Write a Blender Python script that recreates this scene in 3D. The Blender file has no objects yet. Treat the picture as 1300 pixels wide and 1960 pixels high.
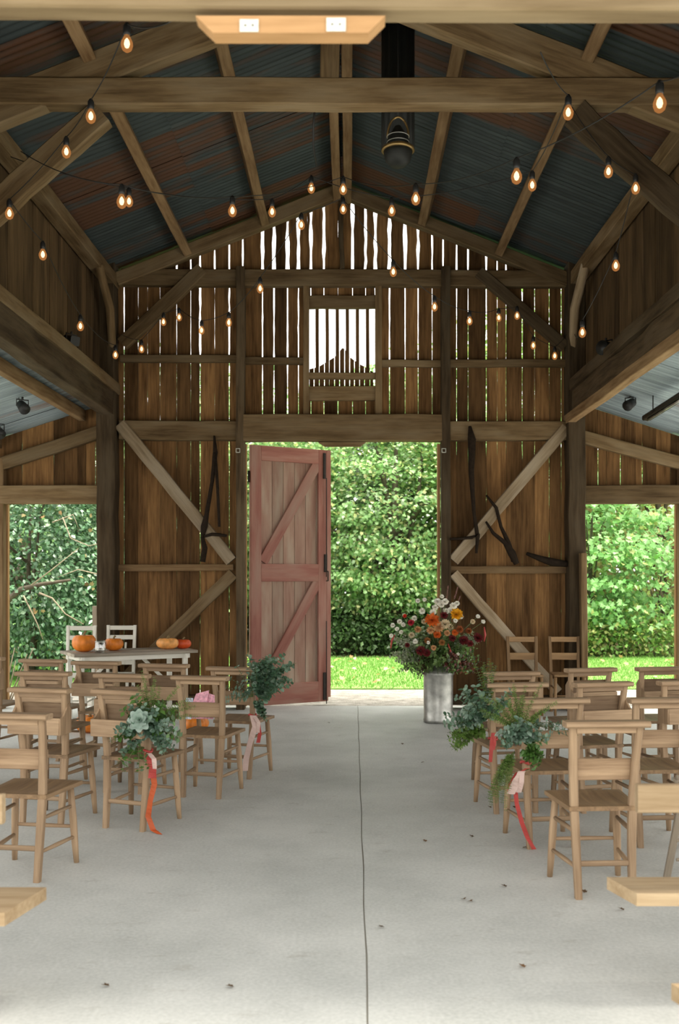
import bpy, math, random
import numpy as np
from mathutils import Vector, Matrix

random.seed(7)
RNG = np.random.default_rng(11)
scene = bpy.context.scene
COL = scene.collection

# ------------------------------------------------------------------ camera
F, CH, VX, VY = 1905.0, 1.55, 670.0, 1106.0        # focal length in px, eye height, vanishing point
cam_d = bpy.data.cameras.new('camera')
cam = bpy.data.objects.new('camera', cam_d)
COL.objects.link(cam)
cam.location = (0, 0, CH)
cam.rotation_euler = (math.pi / 2, 0, 0)
cam_d.sensor_fit = 'VERTICAL'
cam_d.sensor_height = 36.0
cam_d.sensor_width = 36.0 * 1300 / 1960
cam_d.lens = 36.0 * F / 1960
cam_d.shift_x = (650 - VX) / 1960
cam_d.shift_y = (VY - 980) / 1960
cam_d.clip_end = 200
cam_d.dof.use_dof = True
cam_d.dof.focus_distance = 8.0
cam_d.dof.aperture_fstop = 3.2
scene.camera = cam


def P(px, py, Y):
    return Vector(((px - VX) * Y / F, Y, CH - (py - VY) * Y / F))


YW = 11.86                                          # far gable frame


def WX(px): return (px - VX) * YW / F
def WZ(py): return CH - (py - VY) * YW / F


XC = WX(656)                                        # barn axis

# ------------------------------------------------------------------ materials
MATS = {}


def new_mat(name):
    m = bpy.data.materials.new(name)
    m.use_nodes = True
    nt = m.node_tree
    nt.nodes.clear()
    MATS[name] = m
    return m, nt, nt.nodes, nt.links


def N(nodes, typ, **kw):
    n = nodes.new(typ)
    for k, v in kw.items():
        setattr(n, k, v)
    return n


def wood(name, dark, light, rough=0.8, grainy=1.0, grey=None, bump=0.4, spec=0.25, tint_lo=0.7, tint_hi=1.25):
    m, nt, nd, lk = new_mat(name)
    out = N(nd, 'ShaderNodeOutputMaterial')
    b = N(nd, 'ShaderNodeBsdfPrincipled')
    b.inputs['Roughness'].default_value = rough
    b.inputs['Specular IOR Level'].default_value = spec
    g = N(nd, 'ShaderNodeAttribute', attribute_name='grain')
    t = N(nd, 'ShaderNodeAttribute', attribute_name='tint')
    mp = N(nd, 'ShaderNodeMapping')
    mp.inputs['Scale'].default_value = (2.2, 45 * grainy, 45 * grainy)
    lk.new(g.outputs['Vector'], mp.inputs['Vector'])
    n1 = N(nd, 'ShaderNodeTexNoise')
    n1.inputs['Scale'].default_value = 1.0
    n1.inputs['Detail'].default_value = 5
    n1.inputs['Roughness'].default_value = 0.65
    lk.new(mp.outputs['Vector'], n1.inputs['Vector'])
    mp2 = N(nd, 'ShaderNodeMapping')
    mp2.inputs['Scale'].default_value = (1.6, 7, 7)
    lk.new(g.outputs['Vector'], mp2.inputs['Vector'])
    n2 = N(nd, 'ShaderNodeTexNoise')
    n2.inputs['Scale'].default_value = 1.0
    n2.inputs['Detail'].default_value = 3
    lk.new(mp2.outputs['Vector'], n2.inputs['Vector'])
    r = N(nd, 'ShaderNodeValToRGB')
    r.color_ramp.elements[0].position = 0.33
    r.color_ramp.elements[0].color = (*dark, 1)
    r.color_ramp.elements[1].position = 0.68
    r.color_ramp.elements[1].color = (*light, 1)
    mx = N(nd, 'ShaderNodeMath', operation='ADD')
    sc1 = N(nd, 'ShaderNodeMath', operation='MULTIPLY')
    sc1.inputs[1].default_value = 0.55
    sc2 = N(nd, 'ShaderNodeMath', operation='MULTIPLY')
    sc2.inputs[1].default_value = 0.45
    lk.new(n1.outputs['Fac'], sc1.inputs[0])
    lk.new(n2.outputs['Fac'], sc2.inputs[0])
    lk.new(sc1.outputs[0], mx.inputs[0])
    lk.new(sc2.outputs[0], mx.inputs[1])
    lk.new(mx.outputs[0], r.inputs['Fac'])
    tm = N(nd, 'ShaderNodeMapRange')
    tm.inputs['To Min'].default_value = tint_lo
    tm.inputs['To Max'].default_value = tint_hi
    lk.new(t.outputs['Fac'], tm.inputs['Value'])
    col = r.outputs['Color']
    if grey is not None:
        mg = N(nd, 'ShaderNodeMix', data_type='RGBA')
        mg.inputs['B'].default_value = (*grey, 1)
        gr = N(nd, 'ShaderNodeMapRange')
        gr.inputs['From Min'].default_value = 0.45
        gr.inputs['From Max'].default_value = 0.75
        gr.inputs['To Max'].default_value = 0.75
        lk.new(n2.outputs['Fac'], gr.inputs['Value'])
        lk.new(gr.outputs['Result'], mg.inputs['Factor'])
        lk.new(col, mg.inputs['A'])
        col = mg.outputs['Result']
    vm = N(nd, 'ShaderNodeVectorMath', operation='SCALE')
    lk.new(col, vm.inputs[0])
    lk.new(tm.outputs['Result'], vm.inputs['Scale'])
    lk.new(vm.outputs['Vector'], b.inputs['Base Color'])
    bp = N(nd, 'ShaderNodeBump')
    bp.inputs['Strength'].default_value = bump
    bp.inputs['Distance'].default_value = 0.004
    lk.new(n1.outputs['Fac'], bp.inputs['Height'])
    lk.new(bp.outputs['Normal'], b.inputs['Normal'])
    lk.new(b.outputs['BSDF'], out.inputs['Surface'])
    return m


def plain(name, col, rough=0.6, metal=0.0, noise=0.0, nscale=20.0, spec=0.5, bump=0.0):
    m, nt, nd, lk = new_mat(name)
    out = N(nd, 'ShaderNodeOutputMaterial')
    b = N(nd, 'ShaderNodeBsdfPrincipled')
    b.inputs['Roughness'].default_value = rough
    b.inputs['Metallic'].default_value = metal
    b.inputs['Specular IOR Level'].default_value = spec
    b.inputs['Base Color'].default_value = (*col, 1)
    tc = N(nd, 'ShaderNodeTexCoord')
    n1 = N(nd, 'ShaderNodeTexNoise')
    n1.inputs['Scale'].default_value = nscale
    n1.inputs['Detail'].default_value = 4
    lk.new(tc.outputs['Object'], n1.inputs['Vector'])
    if noise:
        mr = N(nd, 'ShaderNodeMapRange')
        mr.inputs['From Min'].default_value = 0.3
        mr.inputs['From Max'].default_value = 0.7
        mr.inputs['To Min'].default_value = 1 - noise
        mr.inputs['To Max'].default_value = 1 + noise
        lk.new(n1.outputs['Fac'], mr.inputs['Value'])
        vm = N(nd, 'ShaderNodeVectorMath', operation='SCALE')
        vm.inputs[0].default_value = col
        lk.new(mr.outputs['Result'], vm.inputs['Scale'])
        lk.new(vm.outputs['Vector'], b.inputs['Base Color'])
    if bump:
        bp = N(nd, 'ShaderNodeBump')
        bp.inputs['Strength'].default_value = bump
        bp.inputs['Distance'].default_value = 0.01
        lk.new(n1.outputs['Fac'], bp.inputs['Height'])
        lk.new(bp.outputs['Normal'], b.inputs['Normal'])
    lk.new(b.outputs['BSDF'], out.inputs['Surface'])
    return m


def leafmat(name, transl=0.35, rough=0.5, spec=0.3):
    m, nt, nd, lk = new_mat(name)
    out = N(nd, 'ShaderNodeOutputMaterial')
    a = N(nd, 'ShaderNodeAttribute', attribute_name='leafcol')
    b = N(nd, 'ShaderNodeBsdfPrincipled')
    b.inputs['Roughness'].default_value = rough
    b.inputs['Specular IOR Level'].default_value = spec
    tr = N(nd, 'ShaderNodeBsdfTranslucent')
    mx = N(nd, 'ShaderNodeMixShader')
    mx.inputs[0].default_value = transl
    lk.new(a.outputs['Color'], b.inputs['Base Color'])
    lk.new(a.outputs['Color'], tr.inputs['Color'])
    lk.new(b.outputs[0], mx.inputs[1])
    lk.new(tr.outputs[0], mx.inputs[2])
    lk.new(mx.outputs[0], out.inputs['Surface'])
    return m


def corrug(name, base, rust, rustiness, rough=0.55, metal=0.55):
    m, nt, nd, lk = new_mat(name)
    out = N(nd, 'ShaderNodeOutputMaterial')
    b = N(nd, 'ShaderNodeBsdfPrincipled')
    b.inputs['Roughness'].default_value = rough
    g = N(nd, 'ShaderNodeAttribute', attribute_name='grain')
    t = N(nd, 'ShaderNodeAttribute', attribute_name='tint')
    mp = N(nd, 'ShaderNodeMapping')
    mp.inputs['Scale'].default_value = (0.8, 5.0, 1)
    lk.new(g.outputs['Vector'], mp.inputs['Vector'])
    n1 = N(nd, 'ShaderNodeTexNoise')
    n1.inputs['Scale'].default_value = 1.0
    n1.inputs['Detail'].default_value = 6
    n1.inputs['Roughness'].default_value = 0.6
    lk.new(mp.outputs['Vector'], n1.inputs['Vector'])
    ad = N(nd, 'ShaderNodeMath', operation='MULTIPLY_ADD')
    ad.inputs[1].default_value = 0.42
    lk.new(t.outputs['Fac'], ad.inputs[0])
    lk.new(n1.outputs['Fac'], ad.inputs[2])
    mr = N(nd, 'ShaderNodeMapRange')
    mr.inputs['From Min'].default_value = rustiness
    mr.inputs['From Max'].default_value = rustiness + 0.16
    lk.new(ad.outputs[0], mr.inputs['Value'])
    n2 = N(nd, 'ShaderNodeTexNoise')
    n2.inputs['Scale'].default_value = 2.0
    n2.inputs['Detail'].default_value = 5
    mp2 = N(nd, 'ShaderNodeMapping')
    mp2.inputs['Scale'].default_value = (0.6, 9.0, 1)
    lk.new(g.outputs['Vector'], mp2.inputs['Vector'])
    lk.new(mp2.outputs['Vector'], n2.inputs['Vector'])
    r = N(nd, 'ShaderNodeValToRGB')
    r.color_ramp.elements[0].position = 0.3
    r.color_ramp.elements[0].color = (base[0] * .6, base[1] * .62, base[2] * .64, 1)
    r.color_ramp.elements[1].position = 0.72
    r.color_ramp.elements[1].color = (base[0] * 1.35, base[1] * 1.35, base[2] * 1.35, 1)
    lk.new(n2.outputs['Fac'], r.inputs['Fac'])
    mx = N(nd, 'ShaderNodeMix', data_type='RGBA')
    mx.inputs['B'].default_value = (*rust, 1)
    lk.new(mr.outputs['Result'], mx.inputs['Factor'])
    lk.new(r.outputs['Color'], mx.inputs['A'])
    lk.new(mx.outputs['Result'], b.inputs['Base Color'])
    mm = N(nd, 'ShaderNodeMath', operation='MULTIPLY_ADD')
    mm.inputs[1].default_value = -metal
    mm.inputs[2].default_value = metal
    lk.new(mr.outputs['Result'], mm.inputs[0])
    lk.new(mm.outputs[0], b.inputs['Metallic'])
    lk.new(b.outputs[0], out.inputs['Surface'])
    return m


def ground(name, c1, c2, scale, bump=0.3, rough=0.9, scale2=None, dist=0.01, c3=None):
    m, nt, nd, lk = new_mat(name)
    out = N(nd, 'ShaderNodeOutputMaterial')
    b = N(nd, 'ShaderNodeBsdfPrincipled')
    b.inputs['Roughness'].default_value = rough
    b.inputs['Specular IOR Level'].default_value = 0.3
    tc = N(nd, 'ShaderNodeTexCoord')
    n1 = N(nd, 'ShaderNodeTexNoise')
    n1.inputs['Scale'].default_value = scale
    n1.inputs['Detail'].default_value = 8
    n1.inputs['Roughness'].default_value = 0.62
    lk.new(tc.outputs['Object'], n1.inputs['Vector'])
    n2 = N(nd, 'ShaderNodeTexNoise')
    n2.inputs['Scale'].default_value = scale2 or scale * 20
    n2.inputs['Detail'].default_value = 4
    lk.new(tc.outputs['Object'], n2.inputs['Vector'])
    av = N(nd, 'ShaderNodeMix', data_type='FLOAT')
    av.inputs['Factor'].default_value = 0.35
    lk.new(n1.outputs['Fac'], av.inputs['A'])
    lk.new(n2.outputs['Fac'], av.inputs['B'])
    r = N(nd, 'ShaderNodeValToRGB')
    r.color_ramp.elements[0].position = 0.36
    r.color_ramp.elements[0].color = (*c1, 1)
    r.color_ramp.elements[1].position = 0.62
    r.color_ramp.elements[1].color = (*c2, 1)
    lk.new(av.outputs['Result'], r.inputs['Fac'])
    col = r.outputs['Color']
    if c3 is not None:                              # scattered dark scuffs
        n3 = N(nd, 'ShaderNodeTexNoise')
        n3.inputs['Scale'].default_value = 3.5
        n3.inputs['Detail'].default_value = 10
        n3.inputs['Roughness'].default_value = 0.75
        mpp = N(nd, 'ShaderNodeMapping')
        mpp.inputs['Scale'].default_value = (1, 2.2, 1)
        lk.new(tc.outputs['Object'], mpp.inputs['Vector'])
        lk.new(mpp.outputs['Vector'], n3.inputs['Vector'])
        mr = N(nd, 'ShaderNodeMapRange')
        mr.inputs['From Min'].default_value = 0.58
        mr.inputs['From Max'].default_value = 0.74
        mr.inputs['To Max'].default_value = 0.75
        lk.new(n3.outputs['Fac'], mr.inputs['Value'])
        mx = N(nd, 'ShaderNodeMix', data_type='RGBA')
        mx.inputs['B'].default_value = (*c3, 1)
        lk.new(mr.outputs['Result'], mx.inputs['Factor'])
        lk.new(col, mx.inputs['A'])
        col = mx.outputs['Result']
    lk.new(col, b.inputs['Base Color'])
    bp = N(nd, 'ShaderNodeBump')
    bp.inputs['Strength'].default_value = bump
    bp.inputs['Distance'].default_value = dist
    lk.new(n2.outputs['Fac'], bp.inputs['Height'])
    lk.new(bp.outputs['Normal'], b.inputs['Normal'])
    lk.new(b.outputs[0], out.inputs['Surface'])
    return m


def emis(name, col, s, mix=None, tcol=(1, 1, 1)):
    m, nt, nd, lk = new_mat(name)
    out = N(nd, 'ShaderNodeOutputMaterial')
    e = N(nd, 'ShaderNodeEmission')
    e.inputs['Color'].default_value = (*col, 1)
    e.inputs['Strength'].default_value = s
    if mix is None:
        lk.new(e.outputs[0], out.inputs['Surface'])
    else:
        t = N(nd, 'ShaderNodeBsdfTransparent')
        t.inputs['Color'].default_value = (*tcol, 1)
        x = N(nd, 'ShaderNodeMixShader')
        x.inputs[0].default_value = mix
        lk.new(t.outputs[0], x.inputs[1])
        lk.new(e.outputs[0], x.inputs[2])
        lk.new(x.outputs[0], out.inputs['Surface'])
    m.cycles.emission_sampling = 'NONE'
    return m


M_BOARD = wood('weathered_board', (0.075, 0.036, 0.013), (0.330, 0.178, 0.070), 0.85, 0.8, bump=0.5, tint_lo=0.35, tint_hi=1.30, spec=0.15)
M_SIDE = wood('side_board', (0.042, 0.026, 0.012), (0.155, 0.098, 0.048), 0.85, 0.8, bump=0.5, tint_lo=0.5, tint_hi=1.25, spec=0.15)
M_BEAM = wood('beam_wood', (0.080, 0.049, 0.022), (0.245, 0.165, 0.083), 0.85, 0.7, grey=(0.205, 0.155, 0.095), bump=0.6, spec=0.15)
M_PALE = wood('pale_beam_wood', (0.20, 0.14, 0.08), (0.46, 0.36, 0.24), 0.85, 0.7, grey=(0.42, 0.35, 0.26), bump=0.6, spec=0.15)
M_DARK = wood('dark_post_wood', (0.033, 0.022, 0.012), (0.125, 0.085, 0.046), 0.88, 0.7, grey=(0.10, 0.078, 0.05), bump=0.7, spec=0.15)
M_PURLIN = wood('purlin_wood', (0.12, 0.066, 0.028), (0.30, 0.20, 0.105), 0.85, 0.7, bump=0.4, spec=0.15)
M_NEW = wood('new_wood', (0.26, 0.14, 0.055), (0.44, 0.26, 0.12), 0.7, 0.7, bump=0.2)
M_LINTEL = wood('lintel_wood', (0.095, 0.064, 0.030), (0.21, 0.155, 0.086), 0.85, 0.7, grey=(0.18, 0.138, 0.08), bump=0.4)
M_CHAIR = wood('chair_wood', (0.175, 0.105, 0.056), (0.480, 0.335, 0.205), 0.6, 1.0, bump=0.15, spec=0.35, tint_lo=0.72, tint_hi=1.18)
M_SEAT = wood('seat_wood', (0.115, 0.066, 0.032), (0.330, 0.210, 0.110), 0.5, 1.0, bump=0.15, spec=0.4, tint_lo=0.85, tint_hi=1.1)
M_WALLCHAIR = wood('brown_chair_wood', (0.15, 0.085, 0.038), (0.40, 0.25, 0.125), 0.6, 1.0, bump=0.15)
M_BENCH = wood('bench_wood', (0.25, 0.165, 0.085), (0.46, 0.35, 0.22), 0.75, 0.8, bump=0.25)
M_GREYWOOD = wood('washed_grey_wood', (0.23, 0.185, 0.135), (0.42, 0.36, 0.28), 0.75, 0.9, bump=0.2)
M_TABLE = wood('table_top_wood', (0.22, 0.18, 0.13), (0.46, 0.41, 0.33), 0.6, 0.9, bump=0.2)
M_WHITE = wood('white_painted_wood', (0.62, 0.60, 0.52), (0.82, 0.80, 0.72), 0.6, 0.6, bump=0.1, tint_lo=0.9, tint_hi=1.05)
M_RED = wood('red_painted_frame', (0.27, 0.105, 0.080), (0.41, 0.195, 0.150), 0.75, 0.6, grey=(0.38, 0.26, 0.20), bump=0.2, tint_lo=0.85, tint_hi=1.1)
M_REDB = wood('faded_red_board', (0.27, 0.150, 0.112), (0.41, 0.275, 0.205), 0.8, 0.5, grey=(0.40, 0.34, 0.26), bump=0.3, tint_lo=0.85, tint_hi=1.08)
M_ROOF = corrug('roof_metal', (0.046, 0.060, 0.060), (0.072, 0.029, 0.011), 0.76, rough=0.6, metal=0.35)
M_AISLE = corrug('aisle_metal', (0.30, 0.36, 0.385), (0.20, 0.10, 0.05), 0.98, rough=0.5, metal=0.35)
M_FLOOR = ground('concrete', (0.46, 0.472, 0.448), (0.655, 0.662, 0.63), 1.1, bump=0.10, rough=0.62, scale2=60, dist=0.003, c3=(0.34, 0.325, 0.285))
M_GROOVE = plain('groove_dirt', (0.34, 0.32, 0.27), 0.95)
M_GRAVEL = ground('gravel', (0.19, 0.175, 0.15), (0.42, 0.395, 0.35), 6.0, bump=0.9, scale2=55, dist=0.03)
M_LAWN = ground('lawn_soil', (0.14, 0.26, 0.06), (0.22, 0.40, 0.10), 1.5, bump=0.6, scale2=60, dist=0.03)
M_EARTH = ground('leafy_earth', (0.035, 0.035, 0.014), (0.12, 0.10, 0.04), 2.0, bump=0.8, scale2=30, dist=0.05)
M_IRON = plain('rusty_black_iron', (0.022, 0.018, 0.014), 0.7, 0.3, 0.3, 30)
M_LEATHER = plain('old_dark_leather', (0.020, 0.013, 0.008), 0.9, 0, 0.3, 30, spec=0.15)
M_BLACK = plain('black_plastic', (0.012, 0.012, 0.012), 0.5)
M_CABLE = plain('black_cable', (0.012, 0.011, 0.010), 0.6)
M_STEEL = plain('galvanised_steel', (0.44, 0.44, 0.41), 0.36, 0.8, 0.4, 9)
M_PLATE = plain('zinc_plate', (0.52, 0.52, 0.46), 0.55, 0.25, 0.12, 60)
M_BRASS = plain('dull_brass', (0.30, 0.20, 0.08), 0.4, 0.8, 0.2, 20)
M_FLUE = plain('sooty_metal', (0.012, 0.013, 0.011), 0.6, 0.3, 0.3, 8)
M_TUBE = plain('lamp_casing', (0.03, 0.032, 0.03), 0.25, 0.4)
M_ORANGE = plain('pumpkin_orange', (0.72, 0.21, 0.018), 0.5, 0, 0.25, 14)
M_PALEOR = plain('pumpkin_pale', (0.80, 0.36, 0.10), 0.5, 0, 0.3, 18)
M_REDOR = plain('pumpkin_red', (0.60, 0.075, 0.012), 0.45, 0, 0.25, 14)
M_STALK = plain('dry_stalk', (0.22, 0.16, 0.07), 0.8, 0, 0.2, 30)
M_STEM = plain('green_stem', (0.10, 0.13, 0.04), 0.7)
M_BARK = plain('bark', (0.085, 0.068, 0.045), 0.9, 0, 0.35, 12, bump=0.5)
M_TWIG = plain('pale_twig', (0.30, 0.25, 0.17), 0.85, 0, 0.25, 15)
M_LEAF = leafmat('tree_leaf', 0.50, 0.45, 0.35)
M_GLOSS = leafmat('glossy_leaf', 0.22, 0.32, 0.5)
M_PETAL = leafmat('petal', 0.25, 0.6, 0.2)
M_GRASS = leafmat('grass_blade', 0.35, 0.6, 0.2)
M_RIB_RED = plain('red_ribbon', (0.44, 0.050, 0.042), 0.55, 0, 0.12, 12)
M_RIB_OR = plain('rust_orange_ribbon', (0.48, 0.085, 0.018), 0.55, 0, 0.12, 12)
M_RIB_PINK = plain('blush_ribbon', (0.62, 0.45, 0.40), 0.55, 0, 0.06, 12)
M_PAPER = plain('pink_paper', (0.72, 0.36, 0.44), 0.7, 0, 0.3, 60)
M_PAPERB = plain('pale_blue_paper', (0.55, 0.60, 0.72), 0.7, 0, 0.2, 60)
M_GLOW = emis('bulb_filament', (1.0, 0.80, 0.56), 2.4)
M_BULB = emis('bulb_amber_glass', (1.0, 0.42, 0.13), 0.17, 0.6, (1.0, 0.80, 0.55))
M_DEADLEAF = plain('dead_leaf', (0.20, 0.11, 0.05), 0.8)

gm, gnt, gnd, glk = new_mat('clear_glass')
go = N(gnd, 'ShaderNodeOutputMaterial')
gt = N(gnd, 'ShaderNodeBsdfTransparent')
gt.inputs['Color'].default_value = (0.88, 0.88, 0.86, 1)
gg = N(gnd, 'ShaderNodeBsdfGlossy')
gg.inputs['Roughness'].default_value = 0.08
gx = N(gnd, 'ShaderNodeMixShader')
gx.inputs[0].default_value = 0.22
glk.new(gt.outputs[0], gx.inputs[1])
glk.new(gg.outputs[0], gx.inputs[2])
glk.new(gx.outputs[0], go.inputs['Surface'])
M_GLASS = gm


# ------------------------------------------------------------------ mesh builder
class MB:
    def __init__(s):
        s.v, s.f, s.sm, s.g, s.t = [], [], [], [], []

    def add(s, verts, faces, grain, tint, smooth=False):
        o = len(s.v)
        s.v.extend([tuple(x) for x in verts])
        s.g.extend([tuple(x) for x in grain])
        s.t.extend([tint] * len(verts))
        for q in faces:
            s.f.append([o + i for i in q])
            s.sm.append(smooth)

    def beam(s, p0, p1, w, h, up=(0, 0, 1), ch=0.004, n=1, jit=0.0, tint=None, w1=None, h1=None):
        """timber from p0 to p1; w across, h along 'up'; chamfered, optionally wavy"""
        p0, p1 = Vector(p0), Vector(p1)
        d = p1 - p0
        L = d.length
        d.normalize()
        up = Vector(up)
        side = d.cross(up)
        if side.length < 1e-5:
            side = d.cross(Vector((0, 1, 0)))
        side.normalize()
        u = side.cross(d).normalized()
        off = [random.random() * 20 for _ in range(3)]
        tint = random.random() if tint is None else tint
        ch = min(ch, w * .3, h * .3)
        V, G = [], []
        for i in range(n + 1):
            f = i / n
            ww = w + ((w1 if w1 else w) - w) * f
            hh = h + ((h1 if h1 else h) - h) * f
            a, b = ww / 2, hh / 2
            ring = [(-a + ch, -b), (a - ch, -b), (a, -b + ch), (a, b - ch), (a - ch, b), (-a + ch, b), (-a, b - ch), (-a, -b + ch)]
            ja, jb = random.uniform(-jit, jit), random.uniform(-jit, jit)
            jc = 1 + random.uniform(-jit, jit) * 2
            for (x, y) in ring:
                V.append(p0 + d * (L * f) + side * (x * jc + ja) + u * (y * jc + jb))
                G.append((L * f + off[0], x + off[1], y + off[2]))
        Fc = []
        for i in range(n):
            for k in range(8):
                a0 = i * 8 + k
                a1 = i * 8 + (k + 1) % 8
                Fc.append((a0, a1, a1 + 8, a0 + 8))
        Fc.append(tuple(range(7, -1, -1)))
        Fc.append(tuple(n * 8 + k for k in range(8)))
        s.add(V, Fc, G, tint)
        return s

    def box(s, c, size, ch=0.003, tint=None):
        """axis aligned block, grain along its longest side"""
        c = Vector(c)
        k = max(range(3), key=lambda i: size[i])
        e = Vector((0, 0, 0))
        e[k] = size[k] / 2
        if k == 0:
            return s.beam(c - e, c + e, size[1], size[2], (0, 0, 1), ch, tint=tint)
        if k == 1:
            return s.beam(c - e, c + e, size[0], size[2], (0, 0, 1), ch, tint=tint)
        return s.beam(c - e, c + e, size[0], size[1], (0, 1, 0), ch, tint=tint)

    def tube(s, pts, rad, n=8, tint=None, caps=True):
        pts = [Vector(p) for p in pts]
        if not hasattr(rad, '__len__'):
            rad = [rad] * len(pts)
        off = [random.random() * 20 for _ in range(3)]
        tint = random.random() if tint is None else tint
        V, G, Fc = [], [], []
        ref = None
        L = 0
        for i, p in enumerate(pts):
            d = (pts[min(i + 1, len(pts) - 1)] - pts[max(i - 1, 0)])
            if d.length < 1e-9:
                d = Vector((0, 0, 1))
            d.normalize()
            if ref is None:
                ref = d.orthogonal().normalized()
            ref = (ref - d * ref.dot(d))
            if ref.length < 1e-6:
                ref = d.orthogonal()
            ref.normalize()
            b = d.cross(ref)
            if i:
                L += (p - pts[i - 1]).length
            for k in range(n):
                a = 2 * math.pi * k / n
                x, y = math.cos(a) * rad[i], math.sin(a) * rad[i]
                V.append(p + ref * x + b * y)
                G.append((L + off[0], x + off[1], y + off[2]))
        for i in range(len(pts) - 1):
            for k in range(n):
                k2 = (k + 1) % n
                Fc.append((i * n + k, i * n + k2, (i + 1) * n + k2, (i + 1) * n + k))
        if caps:
            Fc.append(tuple(range(n - 1, -1, -1)))
            m = (len(pts) - 1) * n
            Fc.append(tuple(m + k for k in range(n)))
        s.add(V, Fc, G, tint, True)
        return s

    def lathe(s, prof, n=24, c=(0, 0, 0), tint=None, mod=None, squash=(1, 1)):
        c = Vector(c)
        tint = random.random() if tint is None else tint
        V, G, Fc = [], [], []
        for (r, z) in prof:
            for k in range(n):
                a = 2 * math.pi * k / n
                rr = r * (mod(a, z) if mod else 1)
                x, y = math.cos(a) * rr * squash[0], math.sin(a) * rr * squash[1]
                V.append(c + Vector((x, y, z)))
                G.append((z, x, y))
        m = len(prof)
        for i in range(m - 1):
            for k in range(n):
                k2 = (k + 1) % n
                Fc.append((i * n + k, i * n + k2, (i + 1) * n + k2, (i + 1) * n + k))
        if prof[0][0] > 1e-4:
            Fc.append(tuple(range(n - 1, -1, -1)))
        if prof[-1][0] > 1e-4:
            Fc.append(tuple((m - 1) * n + k for k in range(n)))
        s.add(V, Fc, G, tint, True)
        return s

    def strip(s, L, R, th, nrm, tint=None):
        """a ribbon of thickness th between two edge polylines"""
        n = len(L)
        nrm = Vector(nrm).normalized() * th
        V = []
        for i in range(n):
            V += [Vector(L[i]), Vector(R[i]), Vector(R[i]) + nrm, Vector(L[i]) + nrm]
        Fc = []
        for i in range(n - 1):
            for k in range(4):
                k2 = (k + 1) % 4
                Fc.append((i * 4 + k, i * 4 + k2, i * 4 + 4 + k2, i * 4 + 4 + k))
        Fc.append((3, 2, 1, 0))
        Fc.append(tuple((n - 1) * 4 + k for k in range(4)))
        s.add(V, Fc, [(v.z, v.x, v.y) for v in V], random.random() if tint is None else tint, False)
        return s

    def prism(s, poly, axis_vec, tint=None):
        """extrude polygon (list of 3d points) along a vector"""
        n = len(poly)
        a = Vector(axis_vec)
        V = [Vector(p) for p in poly] + [Vector(p) + a for p in poly]
        Fc = [tuple(range(n - 1, -1, -1)), tuple(range(n, 2 * n))]
        for k in range(n):
            k2 = (k + 1) % n
            Fc.append((k, k2, n + k2, n + k))
        off = random.random() * 20
        s.add(V, Fc, [(v.x + off, v.y, v.z) for v in V], random.random() if tint is None else tint)
        return s

    def build(s, name, mat, parent=None, loc=None):
        me = bpy.data.meshes.new(name)
        me.from_pydata(s.v, [], s.f)
        me.polygons.foreach_set('use_smooth', s.sm)
        a = me.attributes.new('grain', 'FLOAT_VECTOR', 'POINT')
        a.data.foreach_set('vector', np.array(s.g, dtype=np.float32).ravel())
        b = me.attributes.new('tint', 'FLOAT', 'POINT')
        b.data.foreach_set('value', np.array(s.t, dtype=np.float32))
        me.materials.append(mat)
        me.validate()
        me.update()
        o = bpy.data.objects.new(name, me)
        COL.objects.link(o)
        if parent is not None:
            o.parent = parent
        if loc is not None:
            o.location = loc
        # outward normals
        import bmesh
        bm = bmesh.new()
        bm.from_mesh(me)
        bmesh.ops.recalc_face_normals(bm, faces=bm.faces)
        bm.to_mesh(me)
        bm.free()
        return o


def tag(o, label=None, cat=None, group=None, kind=None):
    if label: o['label'] = label
    if cat: o['category'] = cat
    if group: o['group'] = group
    if kind: o['kind'] = kind
    return o


def thing(name, label, cat, loc=(0, 0, 0), rz=0.0, group=None):
    o = bpy.data.objects.new(name, None)
    COL.objects.link(o)
    o.empty_display_size = 0.05
    o.location = loc
    o.rotation_euler = (0, 0, rz)
    return tag(o, label, cat, group)


def struct(name, mb, mat, label=None, parent=None):
    o = mb.build(name, mat, parent)
    if parent is None:
        o['kind'] = 'structure'
    if label: o['label'] = label
    return o


# ------------------------------------------------------------------ leaf clouds
T_LEAF = (np.array([(0, 0, 0), (-.5, .45, .10), (0, 1, -.05), (.5, .45, .10), (0, .5, 0)]), [(0, 4, 1), (1, 4, 2), (0, 3, 4), (3, 2, 4)])
T_DIAM = (np.array([(0, 0, 0), (-.5, .5, .10), (0, 1, -.04), (.5, .5, .10)]), [(0, 2, 1), (0, 3, 2)])
_a = [(0, 0), (-.28, .10), (-.48, .38), (-.42, .70), (-.18, .94), (0, 1), (.18, .94), (.42, .70), (.48, .38), (.28, .10)]
T_ROUND = (np.array([(x, y, abs(x) * .25 - .03 * y) for x, y in _a] + [(0, .5, -.02)]), [(i, (i + 1) % 10, 10) for i in range(10)])
T_BLADE = (np.array([(-.5, 0, 0), (.5, 0, 0), (.2, .6, .12), (0, 1, .35)]), [(0, 1, 2, 3)])
_m = [(0, 0), (-.20, .12), (-.55, .15), (-.40, .38), (-.60, .62), (-.25, .60), (0, 1), (.25, .60), (.60, .62), (.40, .38), (.55, .15), (.20, .12)]
T_MAPLE = (np.array([(x, y, abs(x) * .2) for x, y in _m] + [(0, .4, 0)]), [(i, (i + 1) % 12, 12) for i in range(12)])


def unit(a):
    return a / np.maximum(np.linalg.norm(a, axis=1, keepdims=True), 1e-9)


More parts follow.
